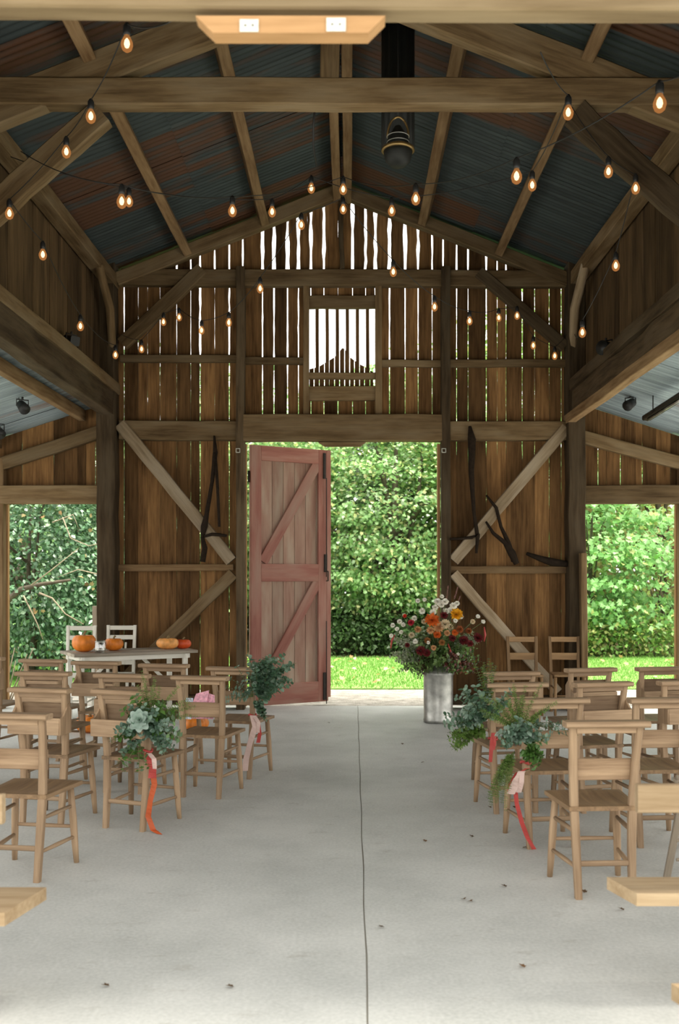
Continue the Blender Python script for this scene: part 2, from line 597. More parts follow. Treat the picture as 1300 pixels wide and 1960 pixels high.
def leaves(name, mat, pos, d, nrm, length, width, col, tmpl, parent=None):
    """one mesh of many small leaves; d = direction base to tip"""
    tv, tf = tmpl
    n, k = len(pos), len(tv)
    d = unit(d)
    side = np.cross(d, nrm)
    bad = np.linalg.norm(side, axis=1) < 1e-4
    if bad.any():
        side[bad] = np.cross(d[bad], np.array([0.3, 0.9, 0.2]))
    side = unit(side)
    nn = np.cross(side, d)
    length = np.broadcast_to(length, (n,))[:, None, None]
    width = np.broadcast_to(width, (n,))[:, None, None]
    V = pos[:, None, :] + side[:, None, :] * (tv[None, :, 0:1] * width) + d[:, None, :] * (tv[None, :, 1:2] * length) + nn[:, None, :] * (tv[None, :, 2:3] * length)
    V = V.reshape(-1, 3)
    loops, starts, totals = [], [], []
    base = np.arange(n) * k
    sizes = [len(q) for q in tf]
    per = sum(sizes)
    L = np.concatenate([np.array(q) for q in tf])
    loops = (base[:, None] + L[None, :]).ravel()
    st = np.cumsum([0] + sizes[:-1])
    starts = (np.arange(n)[:, None] * per + st[None, :]).ravel()
    me = bpy.data.meshes.new(name)
    me.vertices.add(n * k)
    me.vertices.foreach_set('co', V.astype(np.float32).ravel())
    me.loops.add(len(loops))
    me.loops.foreach_set('vertex_index', loops.astype(np.int32))
    me.polygons.add(len(starts))
    me.polygons.foreach_set('loop_start', starts.astype(np.int32))
    me.update(calc_edges=True)
    c = np.ones((n, k, 4), dtype=np.float32)
    c[:, :, :3] = np.clip(col, 0, 1)[:, None, :]
    at = me.attributes.new('leafcol', 'FLOAT_COLOR', 'POINT')
    at.data.foreach_set('color', c.ravel())
    me.materials.append(mat)
    me.validate()
    o = bpy.data.objects.new(name, me)
    COL.objects.link(o)
    if parent is not None:
        o.parent = parent
    return o


def pick(palette, n, jit=0.25):
    cols = np.array([p[0] for p in palette])
    w = np.array([p[1] for p in palette], dtype=float)
    i = RNG.choice(len(palette), n, p=w / w.sum())
    return cols[i] * (1 + RNG.uniform(-jit, jit, (n, 1)))


# ================================================================== THE BARN
ROOF_AP = 6.24
SLOPE = 0.395


def roof_z(x): return ROOF_AP - SLOPE * abs(x - XC)


HALF = 2.755
XL, XR = XC - HALF, XC + HALF
Y0, Y1 = 2.80, 11.98                                # front and back of the building
EAVE = roof_z(XL)
ZTIE = WZ(535)
YT = 7.35                                           # middle truss

# ---- floor: two pours with a joint between them
mb = MB()
jx0, jx1 = (705 - VX) * 3.46 / F, (685 - VX) * YW / F


def jx(y): return jx0 + (jx1 - jx0) * (y - 3.46) / (YW - 3.46)


ys = np.linspace(-6.0, 12.05, 60)
hw = 0.003
for sgn in (-1, 1):
    V, Fc = [], []
    for y in ys:
        e = jx(y) + sgn * hw + 0.003 * math.sin(y * 5) + random.uniform(-.0012, .0012)
        V += [(e, y, 0.0), (sgn * 9.0, y, 0.0), (sgn * 9.0, y, -0.15), (e, y, -0.15)]
    for i in range(len(ys) - 1):
        for k in range(4):
            k2 = (k + 1) % 4
            Fc.append((i * 4 + k, i * 4 + k2, i * 4 + 4 + k2, i * 4 + 4 + k))
    Fc += [(0, 1, 2, 3), tuple(len(V) - 4 + k for k in (3, 2, 1, 0))]
    mb.add(V, Fc, V, 0.5)
struct('floor', mb, M_FLOOR, 'pale concrete barn floor with a long joint down the aisle')
mb = MB()
mb.prism([(jx(-6) - .02, -6, -0.006), (jx(-6) + .02, -6, -0.006), (jx(12.04) + .02, 12.04, -0.006), (jx(12.04) - .02, 12.04, -0.006)], (0, 0, -0.12))
struct('trim_1', mb, M_GROOVE, 'dark dirt in the floor joint')

# ---- boards of the far gable (one mesh; the planks are its pattern)
GAPS_ALL = [206, 236, 263, 281, 305, 337, 364, 382, 410, 438, 464, 502, 524, 550, 571, 595, 620, 647, 675, 700, 719, 746, 776, 801, 828, 849, 875, 897, 932, 953, 970, 1001, 1025, 1053, 1076, 1106]


def boards(mb, gaps, zlo, ztop, y, gapfun, thick=0.022, mask=None, toX=WX, axis='x', tints=None, step=0.11):
    """vertical planks between consecutive gap positions"""
    prof = {}

    def gw(k, z):
        key = (k, round(z / step))
        if key not in prof:
            prof[key] = gapfun(k, z) * (1 + random.uniform(-.45, .45)) + (random.uniform(0, .006) if random.random() < .08 else 0)
        return max(prof[key], 0.0)
    for k in range(len(gaps) - 1):
        xa, xb = toX(gaps[k]), toX(gaps[k + 1])
        lo = zlo(xa, xb) if callable(zlo) else zlo
        ta, tb = (ztop(xa), ztop(xb)) if callable(ztop) else (ztop, ztop)
        hi = max(ta, tb)
        n = max(1, int((hi - lo) / step))
        off = [random.random() * 20 for _ in range(3)]
        tint = random.random()
        ya = y + random.uniform(-.006, .006)
        V, G, Fc = [], [], []
        for i in range(n + 1):
            z = lo + (hi - lo) * i / n
            l, r = xa + gw(k, z) / 2, xb - gw(k + 1, z) / 2
            zl, zr = min(z, ta), min(z, tb)
            for (x, yy, zz) in ((l, ya, zl), (r, ya, zr), (r, ya + thick, zr), (l, ya + thick, zl)):
                V.append((x, yy, zz) if axis == 'x' else (yy, x, zz))
                G.append((zz + off[0], x + off[1], yy + off[2]))
        for i in range(n):
            for q in range(4):
                q2 = (q + 1) % 4
                Fc.append((i * 4 + q, i * 4 + q2, i * 4 + 4 + q2, i * 4 + 4 + q))
        Fc.append((3, 2, 1, 0))
        Fc.append(tuple(n * 4 + q for q in range(4)))
        mb.add(V, Fc, G, tint)


gk = [random.uniform(.5, 1.5) for _ in GAPS_ALL]
for i, g in enumerate(GAPS_ALL):                    # the gaps that gape widest in the photograph
    if g in (382, 438): gk[i] = 1.7
    if g in (281, 337, 410, 263): gk[i] = 0.45
    if g in (502, 524, 746, 932): gk[i] = 1.3
    if g in (647,): gk[i] = 0.0


def gap_back(k, z):
    px = GAPS_ALL[min(k, len(GAPS_ALL) - 1)]
    w = gk[min(k, len(gk) - 1)]
    if z > WZ(530):
        return (0.035 if 480 < px < 810 else 0.020) * (0.8 + .2 * w) if w else 0
    if z > WZ(690):
        return 0.0115 * w
    if z > WZ(815):
        return 0.0072 * w
    if z > WZ(870):
        return 0.008 * w
    if px > 850:
        return 0.0045 if px in (1053, 1076) and z > WZ(1085) else (0.001 * w)
    return 0.0048 * w


YB = 11.90
mb = MB()


def lo_back(xa, xb):
    c = (xa + xb) / 2
    return WZ(845) + .02 if WX(466) < c < WX(845) else 0.03


left = [g for g in GAPS_ALL if g <= 571] + [588]
right = [726] + [g for g in GAPS_ALL if g >= 746]
mid = [588] + [g for g in GAPS_ALL if 590 < g < 722] + [726]


def shift_fun(lst):
    return lambda k, z: gap_back(GAPS_ALL.index(lst[k]), z) if lst[k] in GAPS_ALL else 0.0


boards(mb, left, lo_back, lambda x: roof_z(x) - .02, YB, shift_fun(left))
boards(mb, right, lo_back, lambda x: roof_z(x) - .02, YB, shift_fun(right))
boards(mb, mid, WZ(588), lambda x: roof_z(x) - .02, YB, shift_fun(mid))
boards(mb, mid, WZ(800), WZ(752), YB, lambda k, z: 0.008)
struct('wall_back', mb, M_BOARD, 'tall far gable wall of gapped vertical weathered boards')

# ---- the slatted opening high in the gable
win = MB()
for (a, b) in ((581, 592), (718, 731)):
    win.beam((WX((a + b) / 2), YW - .05, WZ(795)), (WX((a + b) / 2), YW - .05, WZ(526)), WX(b) - WX(a), .09, (0, 1, 0), .005, 4, .002)
w1 = struct('window_1', win, M_BEAM, 'slatted opening high in the far gable above the doorway')
for (a, b, nm) in ((568, 592, 'window_head'), (715, 727, 'window_rail'), (741, 768, 'window_rail')):
    m_ = MB().beam((WX(592), YW - .03, WZ((a + b) / 2)), (WX(718), YW - .03, WZ((a + b) / 2)), .07, WZ(a) - WZ(b), (0, 0, 1), .005, 5, .003)
    m_.build(nm, M_BEAM, w1)
sx = [599 + 19.5 * i for i in range(7)]
for i in range(6):
    x = 560 + (245 + 100 * i) / 5.16
    MB().beam((WX(x), YB + .02, WZ(750)), (WX(x - .8), YB + .02, WZ(586)), WX(x + 3.3) - WX(x - 3.3), .02, (0, 1, 0), .001, 3, .001, tint=.25).build('slat', M_BOARD, w1)
edges = [163, 212, 262, 315, 360, 415, 465, 515, 565, 612, 662, 712, 765, 802]
prof_x = [163, 258, 360, 415, 470, 497, 525, 565, 612, 660, 712, 760, 802]
prof_y = [1112, 1088, 1026, 992, 930, 893, 922, 990, 1026, 1060, 1086, 1122, 1140]
for i in range(len(edges) - 1):
    ea, eb = edges[i] + 3.5, edges[i + 1] - 3.5
    poly = [(WX(560 + ea / 5.16), YB - .004, WZ(750)), (WX(560 + eb / 5.16), YB - .004, WZ(750))]
    for f in (1, .5, 0):
        e = ea + (eb - ea) * f
        poly.append((WX(560 + e / 5.16), YB - .004, WZ(490 + np.interp(e, prof_x, prof_y) / 5.16)))
    m_ = MB()
    m_.prism(poly, (0, .014, 0), tint=.3)
    m_.g = [(z, x, y) for (x, y, z) in m_.v]
    m_.build('infill_picket', M_BOARD, w1)

# ---- frame timbers of the far gable, each its own timber


def timber(name, a, b, wpx, mat, depth=.10, yoff=0.0, n=6, jit=.004, label=None, up=(0, 1, 0)):
    p0 = Vector((WX(a[0]), YW - depth / 2 + yoff, WZ(a[1])))
    p1 = Vector((WX(b[0]), YW - depth / 2 + yoff, WZ(b[1])))
    w = wpx * YW / F
    m_ = MB().beam(p0, p1, w, depth, up, .008, n, jit)
    return struct(name, m_, mat, label)


timber('tie_beam', (236, 535), (1082, 538), 31, M_BEAM, .12, label='tie beam across the far gable')
timber('gable_rafter', (228, 541), (658, 369), 25, M_BEAM, .12, -.03, label='left rafter of the far gable')
timber('gable_rafter', (1084, 541), (650, 369), 25, M_BEAM, .12, -.035, label='right rafter of the far gable')
post_l = timber('post', (463, 1355), (463, 518), 16, M_DARK, .16, -.02, 12, label='doorway post left of the red door, reaching the tie beam')
post_r = timber('post', (852, 1355), (851, 518), 17, M_DARK, .16, -.02, 12, label='doorway post right of the opening, reaching the tie beam')
timber('post', (213, 1355), (211, 500), 34, M_DARK, .24, -.02, 14, .008, label='dark corner post left of the far gable')
timber('post', (1097, 1355), (1095, 500), 32, M_DARK, .24, -.02, 14, .008, label='dark corner post right of the far gable')
timber('post', (1106, 1355), (1104, 1060), 12, M_BEAM, .10, -.27, 4, .003, label='pale timber spliced to the foot of the right corner post')
timber('door_lintel', (469, 822), (845, 822), 50, M_BEAM, .17, -.01, label='heavy lintel over the doorway')
m_ = MB()
m_.prism([(WX(610), YW - .08, WZ(848)), (WX(700), YW - .08, WZ(848)), (WX(690), YW - .08, WZ(856)), (WX(622), YW - .08, WZ(856))], (0, .06, 0))
struct('trim_2', m_, M_BEAM, 'bevelled packing piece under the doorway lintel')
timber('wall_beam', (233, 826), (456, 827), 36, M_BEAM, .14, label='beam left of the doorway lintel')
timber('wall_beam', (860, 827), (1081, 827), 36, M_BEAM, .14, label='beam right of the doorway lintel')
timber('rail', (233, 688), (456, 689), 14, M_BEAM, .08, label='high rail at the left of the far gable')
timber('rail', (471, 692), (581, 693), 13, M_BEAM, .08, label='short high rail left of the slatted opening')
timber('rail', (731, 697), (843, 698), 13, M_BEAM, .08, label='short high rail right of the slatted opening')
timber('rail', (860, 697), (1081, 697), 14, M_BEAM, .08, label='high rail at the right of the far gable')
timber('rail', (229, 1087), (448, 1086), 13, M_PURLIN, .09, label='waist rail left of the red door')
timber('rail', (861, 1091), (1084, 1091), 14, M_PURLIN, .09, label='waist rail right of the doorway')
timber('brace', (238, 663), (390, 521), 25, M_BEAM, .09, -.06, label='upper left brace of the far gable')
timber('brace', (1078, 668), (914, 527), 22, M_DARK, .09, -.06, label='dark upper right brace of the far gable')
timber('brace', (234, 815), (446, 1074), 23, M_PALE, .10, -.06, 8, label='pale long brace left of the red door')
timber('brace', (1080, 822), (866, 1074), 22, M_PALE, .10, -.06, 8, label='pale long brace right of the doorway')
timber('brace', (449, 1098), (228, 1312), 22, M_BEAM, .09, -.06, 8, label='lower brace behind the white table')
timber('brace', (866, 1098), (1064, 1322), 19, M_PALE, .09, -.06, 8, label='lower brace behind the flower arrangement')
timber('rail', (229, 1338), (456, 1338), 18, M_DARK, .1, label='sill rail behind the white table')
timber('rail', (861, 1338), (1084, 1338), 18, M_DARK, .1, label='sill rail behind the right chairs')
timber('hanging_strut', (655, 520), (652, 380), 9, M_DARK, .08, -.05, label='short vertical strut under the far ridge')
m_ = MB()
m_.beam((WX(840), YW + .02, 0.02), (WX(840), YW + .02, WZ(850)), .035, .06, (0, 1, 0), .003, 3, .001, tint=.9)
struct('trim_3', m_, M_NEW, 'pale jamb strip right of the doorway')
m_ = MB()
m_.beam((WX(470.5), YW + .02, 0.02), (WX(470.5), YW + .02, WZ(850)), .025, .06, (0, 1, 0), .003, 3, .001, tint=.9)
struct('trim_4', m_, M_NEW, 'pale jamb strip left of the red door')

# ---- old harness straps hung on the braces


def iron(name, label, polys, cat, mat=None, ry=.018):
    t = thing(name, label, cat, (WX(polys[0][0][0]), YW - .2, WZ(polys[0][0][1])))
    for i, pts in enumerate(polys):
        mm_ = MB()
        q = [Vector((WX(x), YW - .175 - .02 * (i % 2), WZ(y))) - t.location for x, y, w in pts]
        mm_.tube(q, [w * 1.3 * YW / F / 2 for x, y, w in pts], 6)
        mm_.build('strap', mat or M_LEATHER, t)
    return t


iron('harness_strap', 'dark leather harness straps hung over the left pale brace', [
    [(414, 838, 3), (416, 870, 8), (410, 925, 6), (400, 985, 7), (395, 1010, 11), (391, 1032, 5)],
    [(416, 870, 5), (421, 940, 5), (424, 1010, 4)],
    [(392, 1030, 6), (396, 1050, 9), (392, 1076, 9)],
    [(396, 1028, 4), (410, 1024, 5), (425, 1025, 5), (438, 1027, 4)]], 'strap')
iron('harness_strap', 'dark leather harness straps hung over the right pale brace', [
    [(896, 820, 4), (900, 845, 12), (899, 910, 8), (904, 985, 5), (911, 1030, 6)],
    [(858, 1033, 4), (880, 1032, 4), (900, 1030, 5), (911, 1024, 7), (908, 1060, 4)],
    [(927, 950, 3), (946, 974, 5), (955, 1010, 5), (968, 1038, 7), (980, 1075, 9)],
    [(926, 1000, 3), (940, 1022, 5), (962, 1040, 7), (975, 1060, 12), (984, 1080, 8)],
    [(1003, 1060, 5), (1030, 1070, 9), (1050, 1076, 12), (1080, 1080, 9)]], 'strap')

# ---- roof sheets over the nave


def corr_sheet(x_of_s, s0, s1, zfun, y0, y1, amp=.009, per=.076, rows=6, sheetw=.66, mat_tints=None, sag=.0):
    mb = MB()
    y = y0
    while y < y1 - .01:
        ye = min(y + sheetw, y1)
        tint = random.random()
        n = max(6, int((ye - y + .10) / per * 6))
        lift = random.uniform(0, .007)
        off = random.random() * 30
        for half in range(2):
            sa, sb = (s0, (s0 + s1) / 2 + .06) if half == 0 else ((s0 + s1) / 2, s1)
            tt = min(1, max(0, tint + random.uniform(-.3, .3)))
            V, G, Fc = [], [], []
            for r in range(rows + 1):
                s_ = sa + (sb - sa) * r / rows
                for i in range(n + 1):
                    yy = y + (ye - y + .10) * i / n
                    z = zfun(s_) + amp * math.sin(2 * math.pi * yy / per) + lift + .012 * half
                    V.append((x_of_s(s_), yy, z))
                    G.append((s_ + off, yy, 0))
            for r in range(rows):
                for i in range(n):
                    a = r * (n + 1) + i
                    Fc.append((a, a + 1, a + n + 2, a + n + 1))
            mb.add(V, Fc, G, tt, True)
        y = ye
    return mb


OV = .22
mb = corr_sheet(lambda s: XC - s, 0.0, HALF + OV, lambda s: ROOF_AP + .03 - SLOPE * s, Y0 - 1.0, Y1 + .35)  # unseen front overhang added to shade the near lintel and floor
mb2 = corr_sheet(lambda s: XC + s, 0.0, HALF + OV, lambda s: ROOF_AP + .03 - SLOPE * s, Y0 - 1.0, Y1 + .35)
o = len(mb.v)
mb.v += mb2.v; mb.g += mb2.g; mb.t += mb2.t; mb.sm += mb2.sm
mb.f += [[i + o for i in q] for q in mb2.f]
struct('ceiling', mb, M_ROOF, 'dark rusty corrugated metal roof over the nave')

# ---- purlins, ridge and plates run the length of the barn
YA, YZ = Y0 - .9, YW - .02


def purlin(name, x, z, w, h, mat, label, roll=0, n=10, jit=.003, ya=YA, yz=YZ):
    up = Vector((math.sin(roll), 0, math.cos(roll)))
    m_ = MB().beam((x, ya, z), (x, yz, z), w, h, up, .006, n, jit)
    return struct(name, m_, mat, label)


ra = math.atan(SLOPE)
for (off, lab) in ((-.94, 'inner left purlin under the roof'), (-1.85, 'outer left purlin under the roof'), (.96, 'inner right purlin under the roof'), (1.86, 'outer right purlin under the roof')):
    x = XC + off
    purlin('purlin', x, roof_z(x) - .085, .098, .17, M_PURLIN, lab, (ra if off > 0 else -ra))
purlin('ridge_beam', XC - .066, ROOF_AP - .14, .09, .20, M_PURLIN, 'left plank of the doubled ridge beam')
purlin('ridge_beam', XC + .062, ROOF_AP - .14, .095, .20, M_PURLIN, 'right plank of the doubled ridge beam')
for sg, lab in ((-1, 'left'), (1, 'right')):
    xx = XC + sg * (HALF - .02)
    purlin('wall_plate', xx, EAVE - .10, .15, .15, M_BEAM, lab + ' wall plate under the eaves', jit=.006)

# ---- middle truss
zt = P(0, 181, YT).z
m_ = MB().beam((XL, YT, zt), (XR, YT, zt - .005), .14, 52 * YT / F, (0, 0, 1), .01, 14, .004)
struct('tie_beam', m_, M_BEAM, 'tie beam of the middle truss overhead')
for sg, lab in ((-1, 'left'), (1, 'right')):
    xe = XC + sg * HALF
    m_ = MB().beam((xe, YT + .02, roof_z(xe) - .24), (XC, YT + .02, roof_z(XC) - .24), .13, .25, (0, 0, 1), .01, 8, .004)
    struct('principal_rafter', m_, M_BEAM, lab + ' rafter of the middle truss')
    m_ = MB().beam((xe, YT, 0.0), (xe, YT, EAVE - .05), .22, .22, (0, 1, 0), .015, 14, .008)
    struct('post', m_, M_DARK, lab + ' nave post of the middle truss')
    m_ = MB().beam((xe - sg * .06, YT - .02, 4.12), (XC + sg * 1.74, YT - .02, zt - .15), .12, .19, (0, 0, 1), .01, 8, .008)
    struct('knee_brace', m_, M_BEAM if sg < 0 else M_DARK, lab + ' knee brace of the middle truss')
m_ = MB().beam((XC - .06, YT, zt - .1), (XC - .06, YT, ROOF_AP - .1), .14, .12, (0, 1, 0), .008, 5, .003)
struct('king_post', m_, M_BEAM, 'king post of the middle truss')

# ---- nave side walls above the aisles
for sg, side in ((-1, 'left'), (1, 'right')):
    xw = XC + sg * (HALF + .09)
    mb = MB()
    g, y = [], Y0
    while y < Y1:
        g.append(y)
        y += random.uniform(.13, .24)
    g.append(Y1)
    sel = {k: (random.uniform(.004, .009) if random.random() < .3 else 0) for k in range(len(g) + 1)}
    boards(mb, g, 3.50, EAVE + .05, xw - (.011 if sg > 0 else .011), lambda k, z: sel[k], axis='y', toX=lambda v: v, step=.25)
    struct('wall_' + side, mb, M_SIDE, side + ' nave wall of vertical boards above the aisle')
    xg = XC + sg * (HALF - .03)
    if sg < 0:
        purlin('rail', xg + .02, 3.79, .12, .13, M_BEAM, 'upper girder rail over the left aisle', jit=.006, ya=Y0)
        purlin('girder', xg - .02, 3.585, .16, .27, M_DARK, 'rough dark girder over the left aisle', n=24, jit=.014, ya=Y0)
    else:
        purlin('rail', xg - .02, 3.80, .12, .13, M_DARK, 'upper girder rail over the right aisle', jit=.006, ya=Y0)
        purlin('girder', xg + .02, 3.60, .14, .27, M_DARK, 'rough dark girder over the right aisle', n=24, jit=.012, ya=Y0)
        purlin('girder', xg - .05, 3.42, .10, .11, M_PURLIN, 'brown lower girder over the right aisle', jit=.004, ya=Y0)
    # wind brace from the far post to the plate
    m_ = MB().tube([(xg - sg * .02, 11.70, 4.15), (xg - sg * .05, 11.45, 4.65), (xg - sg * .03, 11.02, 5.02)], [.05, .055, .05], 6)
    struct('wind_brace', m_, M_PALE if sg > 0 else M_BEAM, side + ' curved wind brace at the far corner')

# ---- aisles: lean-to roof, unseen outer side opened for daylight, end wall with an opening
for sg, side in ((-1, 'left'), (1, 'right')):
    x0 = XC + sg * (HALF + .02)
    xo = XC + sg * 4.75

    def az(s, x0=x0): return 3.66 - .325 * (s - HALF - .02)
    mb = corr_sheet(lambda s, sg=sg: XC + sg * s, HALF + .02, 5.0, az, Y0, Y1 + .25, rows=4)
    struct('ceiling_' + side, mb, M_AISLE, 'blue-grey corrugated lean-to roof over the ' + side + ' aisle')
    if sg < 0:
        purlin('purlin', XC + sg * 3.10, az(3.10) - .075, .085, .13, M_PURLIN, 'brown purlin under the ' + side + ' lean-to roof', 0, 8, .003, Y0)
    purlin('purlin', XC + sg * 4.1, az(4.1) - .075, .085, .13, M_PURLIN, 'outer purlin under the ' + side + ' lean-to roof', 0, 8, .003, Y0)
    for yy in (2.9, 5.1, 7.35, 9.6):
        m_ = MB().beam((xo, yy, 0), (xo, yy, az(4.75)), .16, .16, (0, 1, 0), .01, 6, .005)
        struct('aisle_post', m_, M_DARK, 'outer post along the open side of the ' + side + ' aisle')
    purlin('wall_plate', xo, az(4.75) - .09, .14, .16, M_BEAM, 'outer plate of the ' + side + ' aisle', ya=Y0)
    # end wall above the opening
    if sg < 0:
        gx = [-75, -50, -20, 6, 40, 68, 101, 122, 146, 163, 181, 205]
        wide = {40: .008, 101: .006, 181: .010, 122: .003}
        jam, bx0, bx1, by = (5, 16), -80, 197, 948
        ra_, rb_ = (-60, 912), (198, 828)
        pk = (14, 192)
    else:
        gx = [1104, 1112, 1147, 1163, 1190, 1219, 1232, 1258, 1286, 1310, 1335, 1360, 1385]
        wide = {1112: .006, 1147: .010, 1163: .004, 1190: .010, 1219: .003, 1232: .007, 1258: .007, 1286: .006}
        jam, bx0, bx1, by = (1301, 12), 1112, 1390, 948
        ra_, rb_ = (1112, 838), (1380, 910)
        pk = (1115, 1295)
    mb = MB()
    boards(mb, gx, WZ(960), lambda x, sg=sg: 3.66 - .325 * (abs(x - XC) - HALF - .02) - .01, YB, lambda k, z, gx=gx, wide=wide: wide.get(gx[k], 0) if WZ(935) < z < WZ(840) else 0)
    # solid boarding beyond the opening
    gx2 = [-75, -50, -20, 6] if sg < 0 else [1301, 1310, 1335, 1360, 1385]
    boards(mb, gx2, .02, WZ(955), YB, lambda k, z: .002)
    struct('wall_back_' + side, mb, M_BOARD, 'boarded end wall of the ' + side + ' aisle above its opening')
    timber('lintel', (bx0, by), (bx1, by), 35, M_BEAM, .13, -.0, label='lintel over the ' + side + ' aisle opening')
    timber('aisle_rafter', ra_, rb_, 24, M_BEAM, .10, -.03, label='end rafter of the ' + side + ' aisle')
    timber('jamb_post', (jam[0], 1355), (jam[0], 880), jam[1], M_PURLIN, .12, -.01, label='outer jamb post of the ' + side + ' aisle opening')
    m_ = MB()
    jx_ = pk[0] if sg < 0 else pk[1]
    m_.beam((WX(jx_), YW + .02, 0.02), (WX(jx_), YW + .02, WZ(964)), .025, .06, (0, 1, 0), .003, 3, .001, tint=.9)
    struct('trim_5' if sg < 0 else 'trim_6', m_, M_NEW, 'pale jamb strip of the ' + side + ' aisle opening')

# ---- front gable: lintel of the doorway we look through, boards above it
m_ = MB().beam((-2.9, 2.81, 3.245), (2.9, 2.81, 3.235), .075, .205, (0, 0, 1), .006, 20, .003)
struct('lintel', m_, M_LINTEL, 'blurred pale lintel of the near doorway overhead')
mb = MB()
g = [-4.9 + .2 * i for i in range(50)]
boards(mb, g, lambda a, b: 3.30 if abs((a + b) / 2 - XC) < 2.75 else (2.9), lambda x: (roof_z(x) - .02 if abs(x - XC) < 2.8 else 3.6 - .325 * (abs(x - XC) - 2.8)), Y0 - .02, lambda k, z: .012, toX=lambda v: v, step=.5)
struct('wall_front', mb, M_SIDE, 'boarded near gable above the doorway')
for sg, lab in ((-1, 'left'), (1, 'right')):
    m_ = MB().beam((XC + sg * HALF, 2.85, 0), (XC + sg * HALF, 2.85, EAVE), .2, .18, (0, 1, 0), .01, 6, .004)
    struct('post', m_, M_DARK, lab + ' post of the near gable')
# pale plate nailed under the near lintel
t = thing('lintel_plate', 'new orange-toned timber piece with sloping ends under the near lintel', 'timber', P(556, 60, 2.80))
yb0, yb1 = 2.745, 2.80
zb = P(0, 63, yb0).z
zt_ = P(0, 30, yb0).z
xa, xb = P(374, 0, yb0).x, P(738, 0, yb0).x
xa2, xb2 = P(408, 0, yb0).x, P(705, 0, yb0).x
m_ = MB()
m_.prism([Vector(q) - t.location for q in ((xa, yb0, zt_), (xb, yb0, zt_), (xb2, yb0, zb), (xa2, yb0, zb))], (0, yb1 - yb0, 0), tint=.5)
m_.build('block', M_NEW, t)
for (a, b, c_, d_) in ((459, 495, 37, 61), (625, 662, 34, 60)):
    m_ = MB()
    pa, pb = P(a, d_, yb0 - .003), P(b, c_, yb0 - .003)
    m_.box((pa + pb) / 2 - t.location, (pb.x - pa.x, .003, pb.z - pa.z), .0008)
    pl = m_.build('metal_plate', M_PLATE, t)
    m2 = MB()
    for k in range(2):
        cx = pa.x + (pb.x - pa.x) * (.3 + .4 * k)
        m2.lathe([(.0, -.0015), (.0025, -.001), (.0025, .0015), (0, .002)], 8)
        m2.v[-32:] = [(x + cx - t.location.x, z + yb0 - .005 - t.location.y, y + (pa.z + pb.z) / 2 - t.location.z) for (x, y, z) in m2.v[-32:]]
    m2.build('screw', M_IRON, pl)
    pl['label'] = 'grey metal fixing plate'

# ================================================================== the red door
hx, hy = WX(477), YW + .06
t = tag(bpy.data.objects.new('door_1', None), 'faded red plank barn door standing open into the doorway', None, None, 'structure')
COL.objects.link(t)
DW, DH = 1.085, 3.13
t.location = (hx, hy, 0.012)
t.rotation_euler = (0, 0, math.atan2(.55, .94))


def dbeam(nm, a, b, w, mat, th=.035, y=-.0175, tint=None, lab=None, ch=.004):
    m_ = MB().beam((a[0], y, a[1]), (b[0], y, b[1]), w, th, (0, 1, 0), ch, 3, .0008, tint=tint)
    o_ = m_.build(nm, mat, t)
    if lab: o_['label'] = lab
    return o_


m_ = MB()
xs = [0.0, .15, .30, .45, .605, .755, .905, DW]
for i in range(7):
    m_.beam(((xs[i] + xs[i + 1]) / 2, .014, 0), ((xs[i] + xs[i + 1]) / 2, .014, DH), xs[i + 1] - xs[i] - .006, .024, (0, 1, 0), .003, 3, .0005)
m_.build('board_panel', M_REDB, t)['label'] = 'faded flaking red boards'
dbeam('stile', (.07, 0), (.07, DH), .14, M_RED, tint=.3)
dbeam('stile', (DW - .10, 0), (DW - .10, DH), .13, M_RED)
dbeam('rail', (.14, DH - .09), (DW - .165, DH - .09), .18, M_RED)
dbeam('rail', (.14, 1.60), (DW - .165, 1.60), .215, M_RED)
dbeam('rail', (.14, .125), (DW - .165, .125), .25, M_RED)
dbeam('brace', (.165, 1.73), (DW - .165, DH - .16), .125, M_RED, .033, -.016)
dbeam('brace', (.165, .26), (DW - .165, 1.50), .125, M_RED, .033, -.016)
dbeam('edge_batten', (DW - .02, 0.05), (DW - .02, DH), .06, M_RED, .055, -.01)
m_ = MB()
m_.tube([(DW - .06, -.05, 1.55), (DW - .06, -.05, DH - .35)], .006, 6)
m_.tube([(DW - .06, -.05, -.03), (DW - .06, -.05, 1.0)], .006, 6)
m_.build('bolt_rod', M_IRON, t)
for (z0, z1) in ((DH - .36, DH - .04), (.02, .36)):
    MB().box((DW - .085, -.042, (z0 + z1) / 2), (.035, .02, z1 - z0)).build('bolt_plate', M_IRON, t)
m_ = MB()
m_.box((DW - .07, -.045, 1.72), (.04, .02, .22))
m_.tube([(DW - .06, -.05, 1.62), (DW - .06, -.09, 1.62), (DW - .06, -.09, 1.50), (DW - .06, -.05, 1.50)], .008, 6)
m_.build('latch', M_IRON, t)
for z in (.35, 2.75):
    m_ = MB().tube([(-.012, .0, z - .07), (-.012, .0, z + .07)], .014, 8)
    m_.build('hinge_pin', M_IRON, t)
# staples on the doorway posts
for (x, y, po) in ((459, 866, post_l), (847, 866, post_r)):
    c = Vector((WX(x), YW - .185, WZ(y)))
    r_ = .022
    q = [c + Vector((a, 0, b)) for a, b in ((-r_, -r_), (r_, -r_), (r_, r_), (-r_, r_), (-r_, -r_))]
    MB().tube(q, .006, 6).build('iron_staple', M_PLATE, po)['label'] = 'small square iron staple'

# ================================================================== CHAIRS


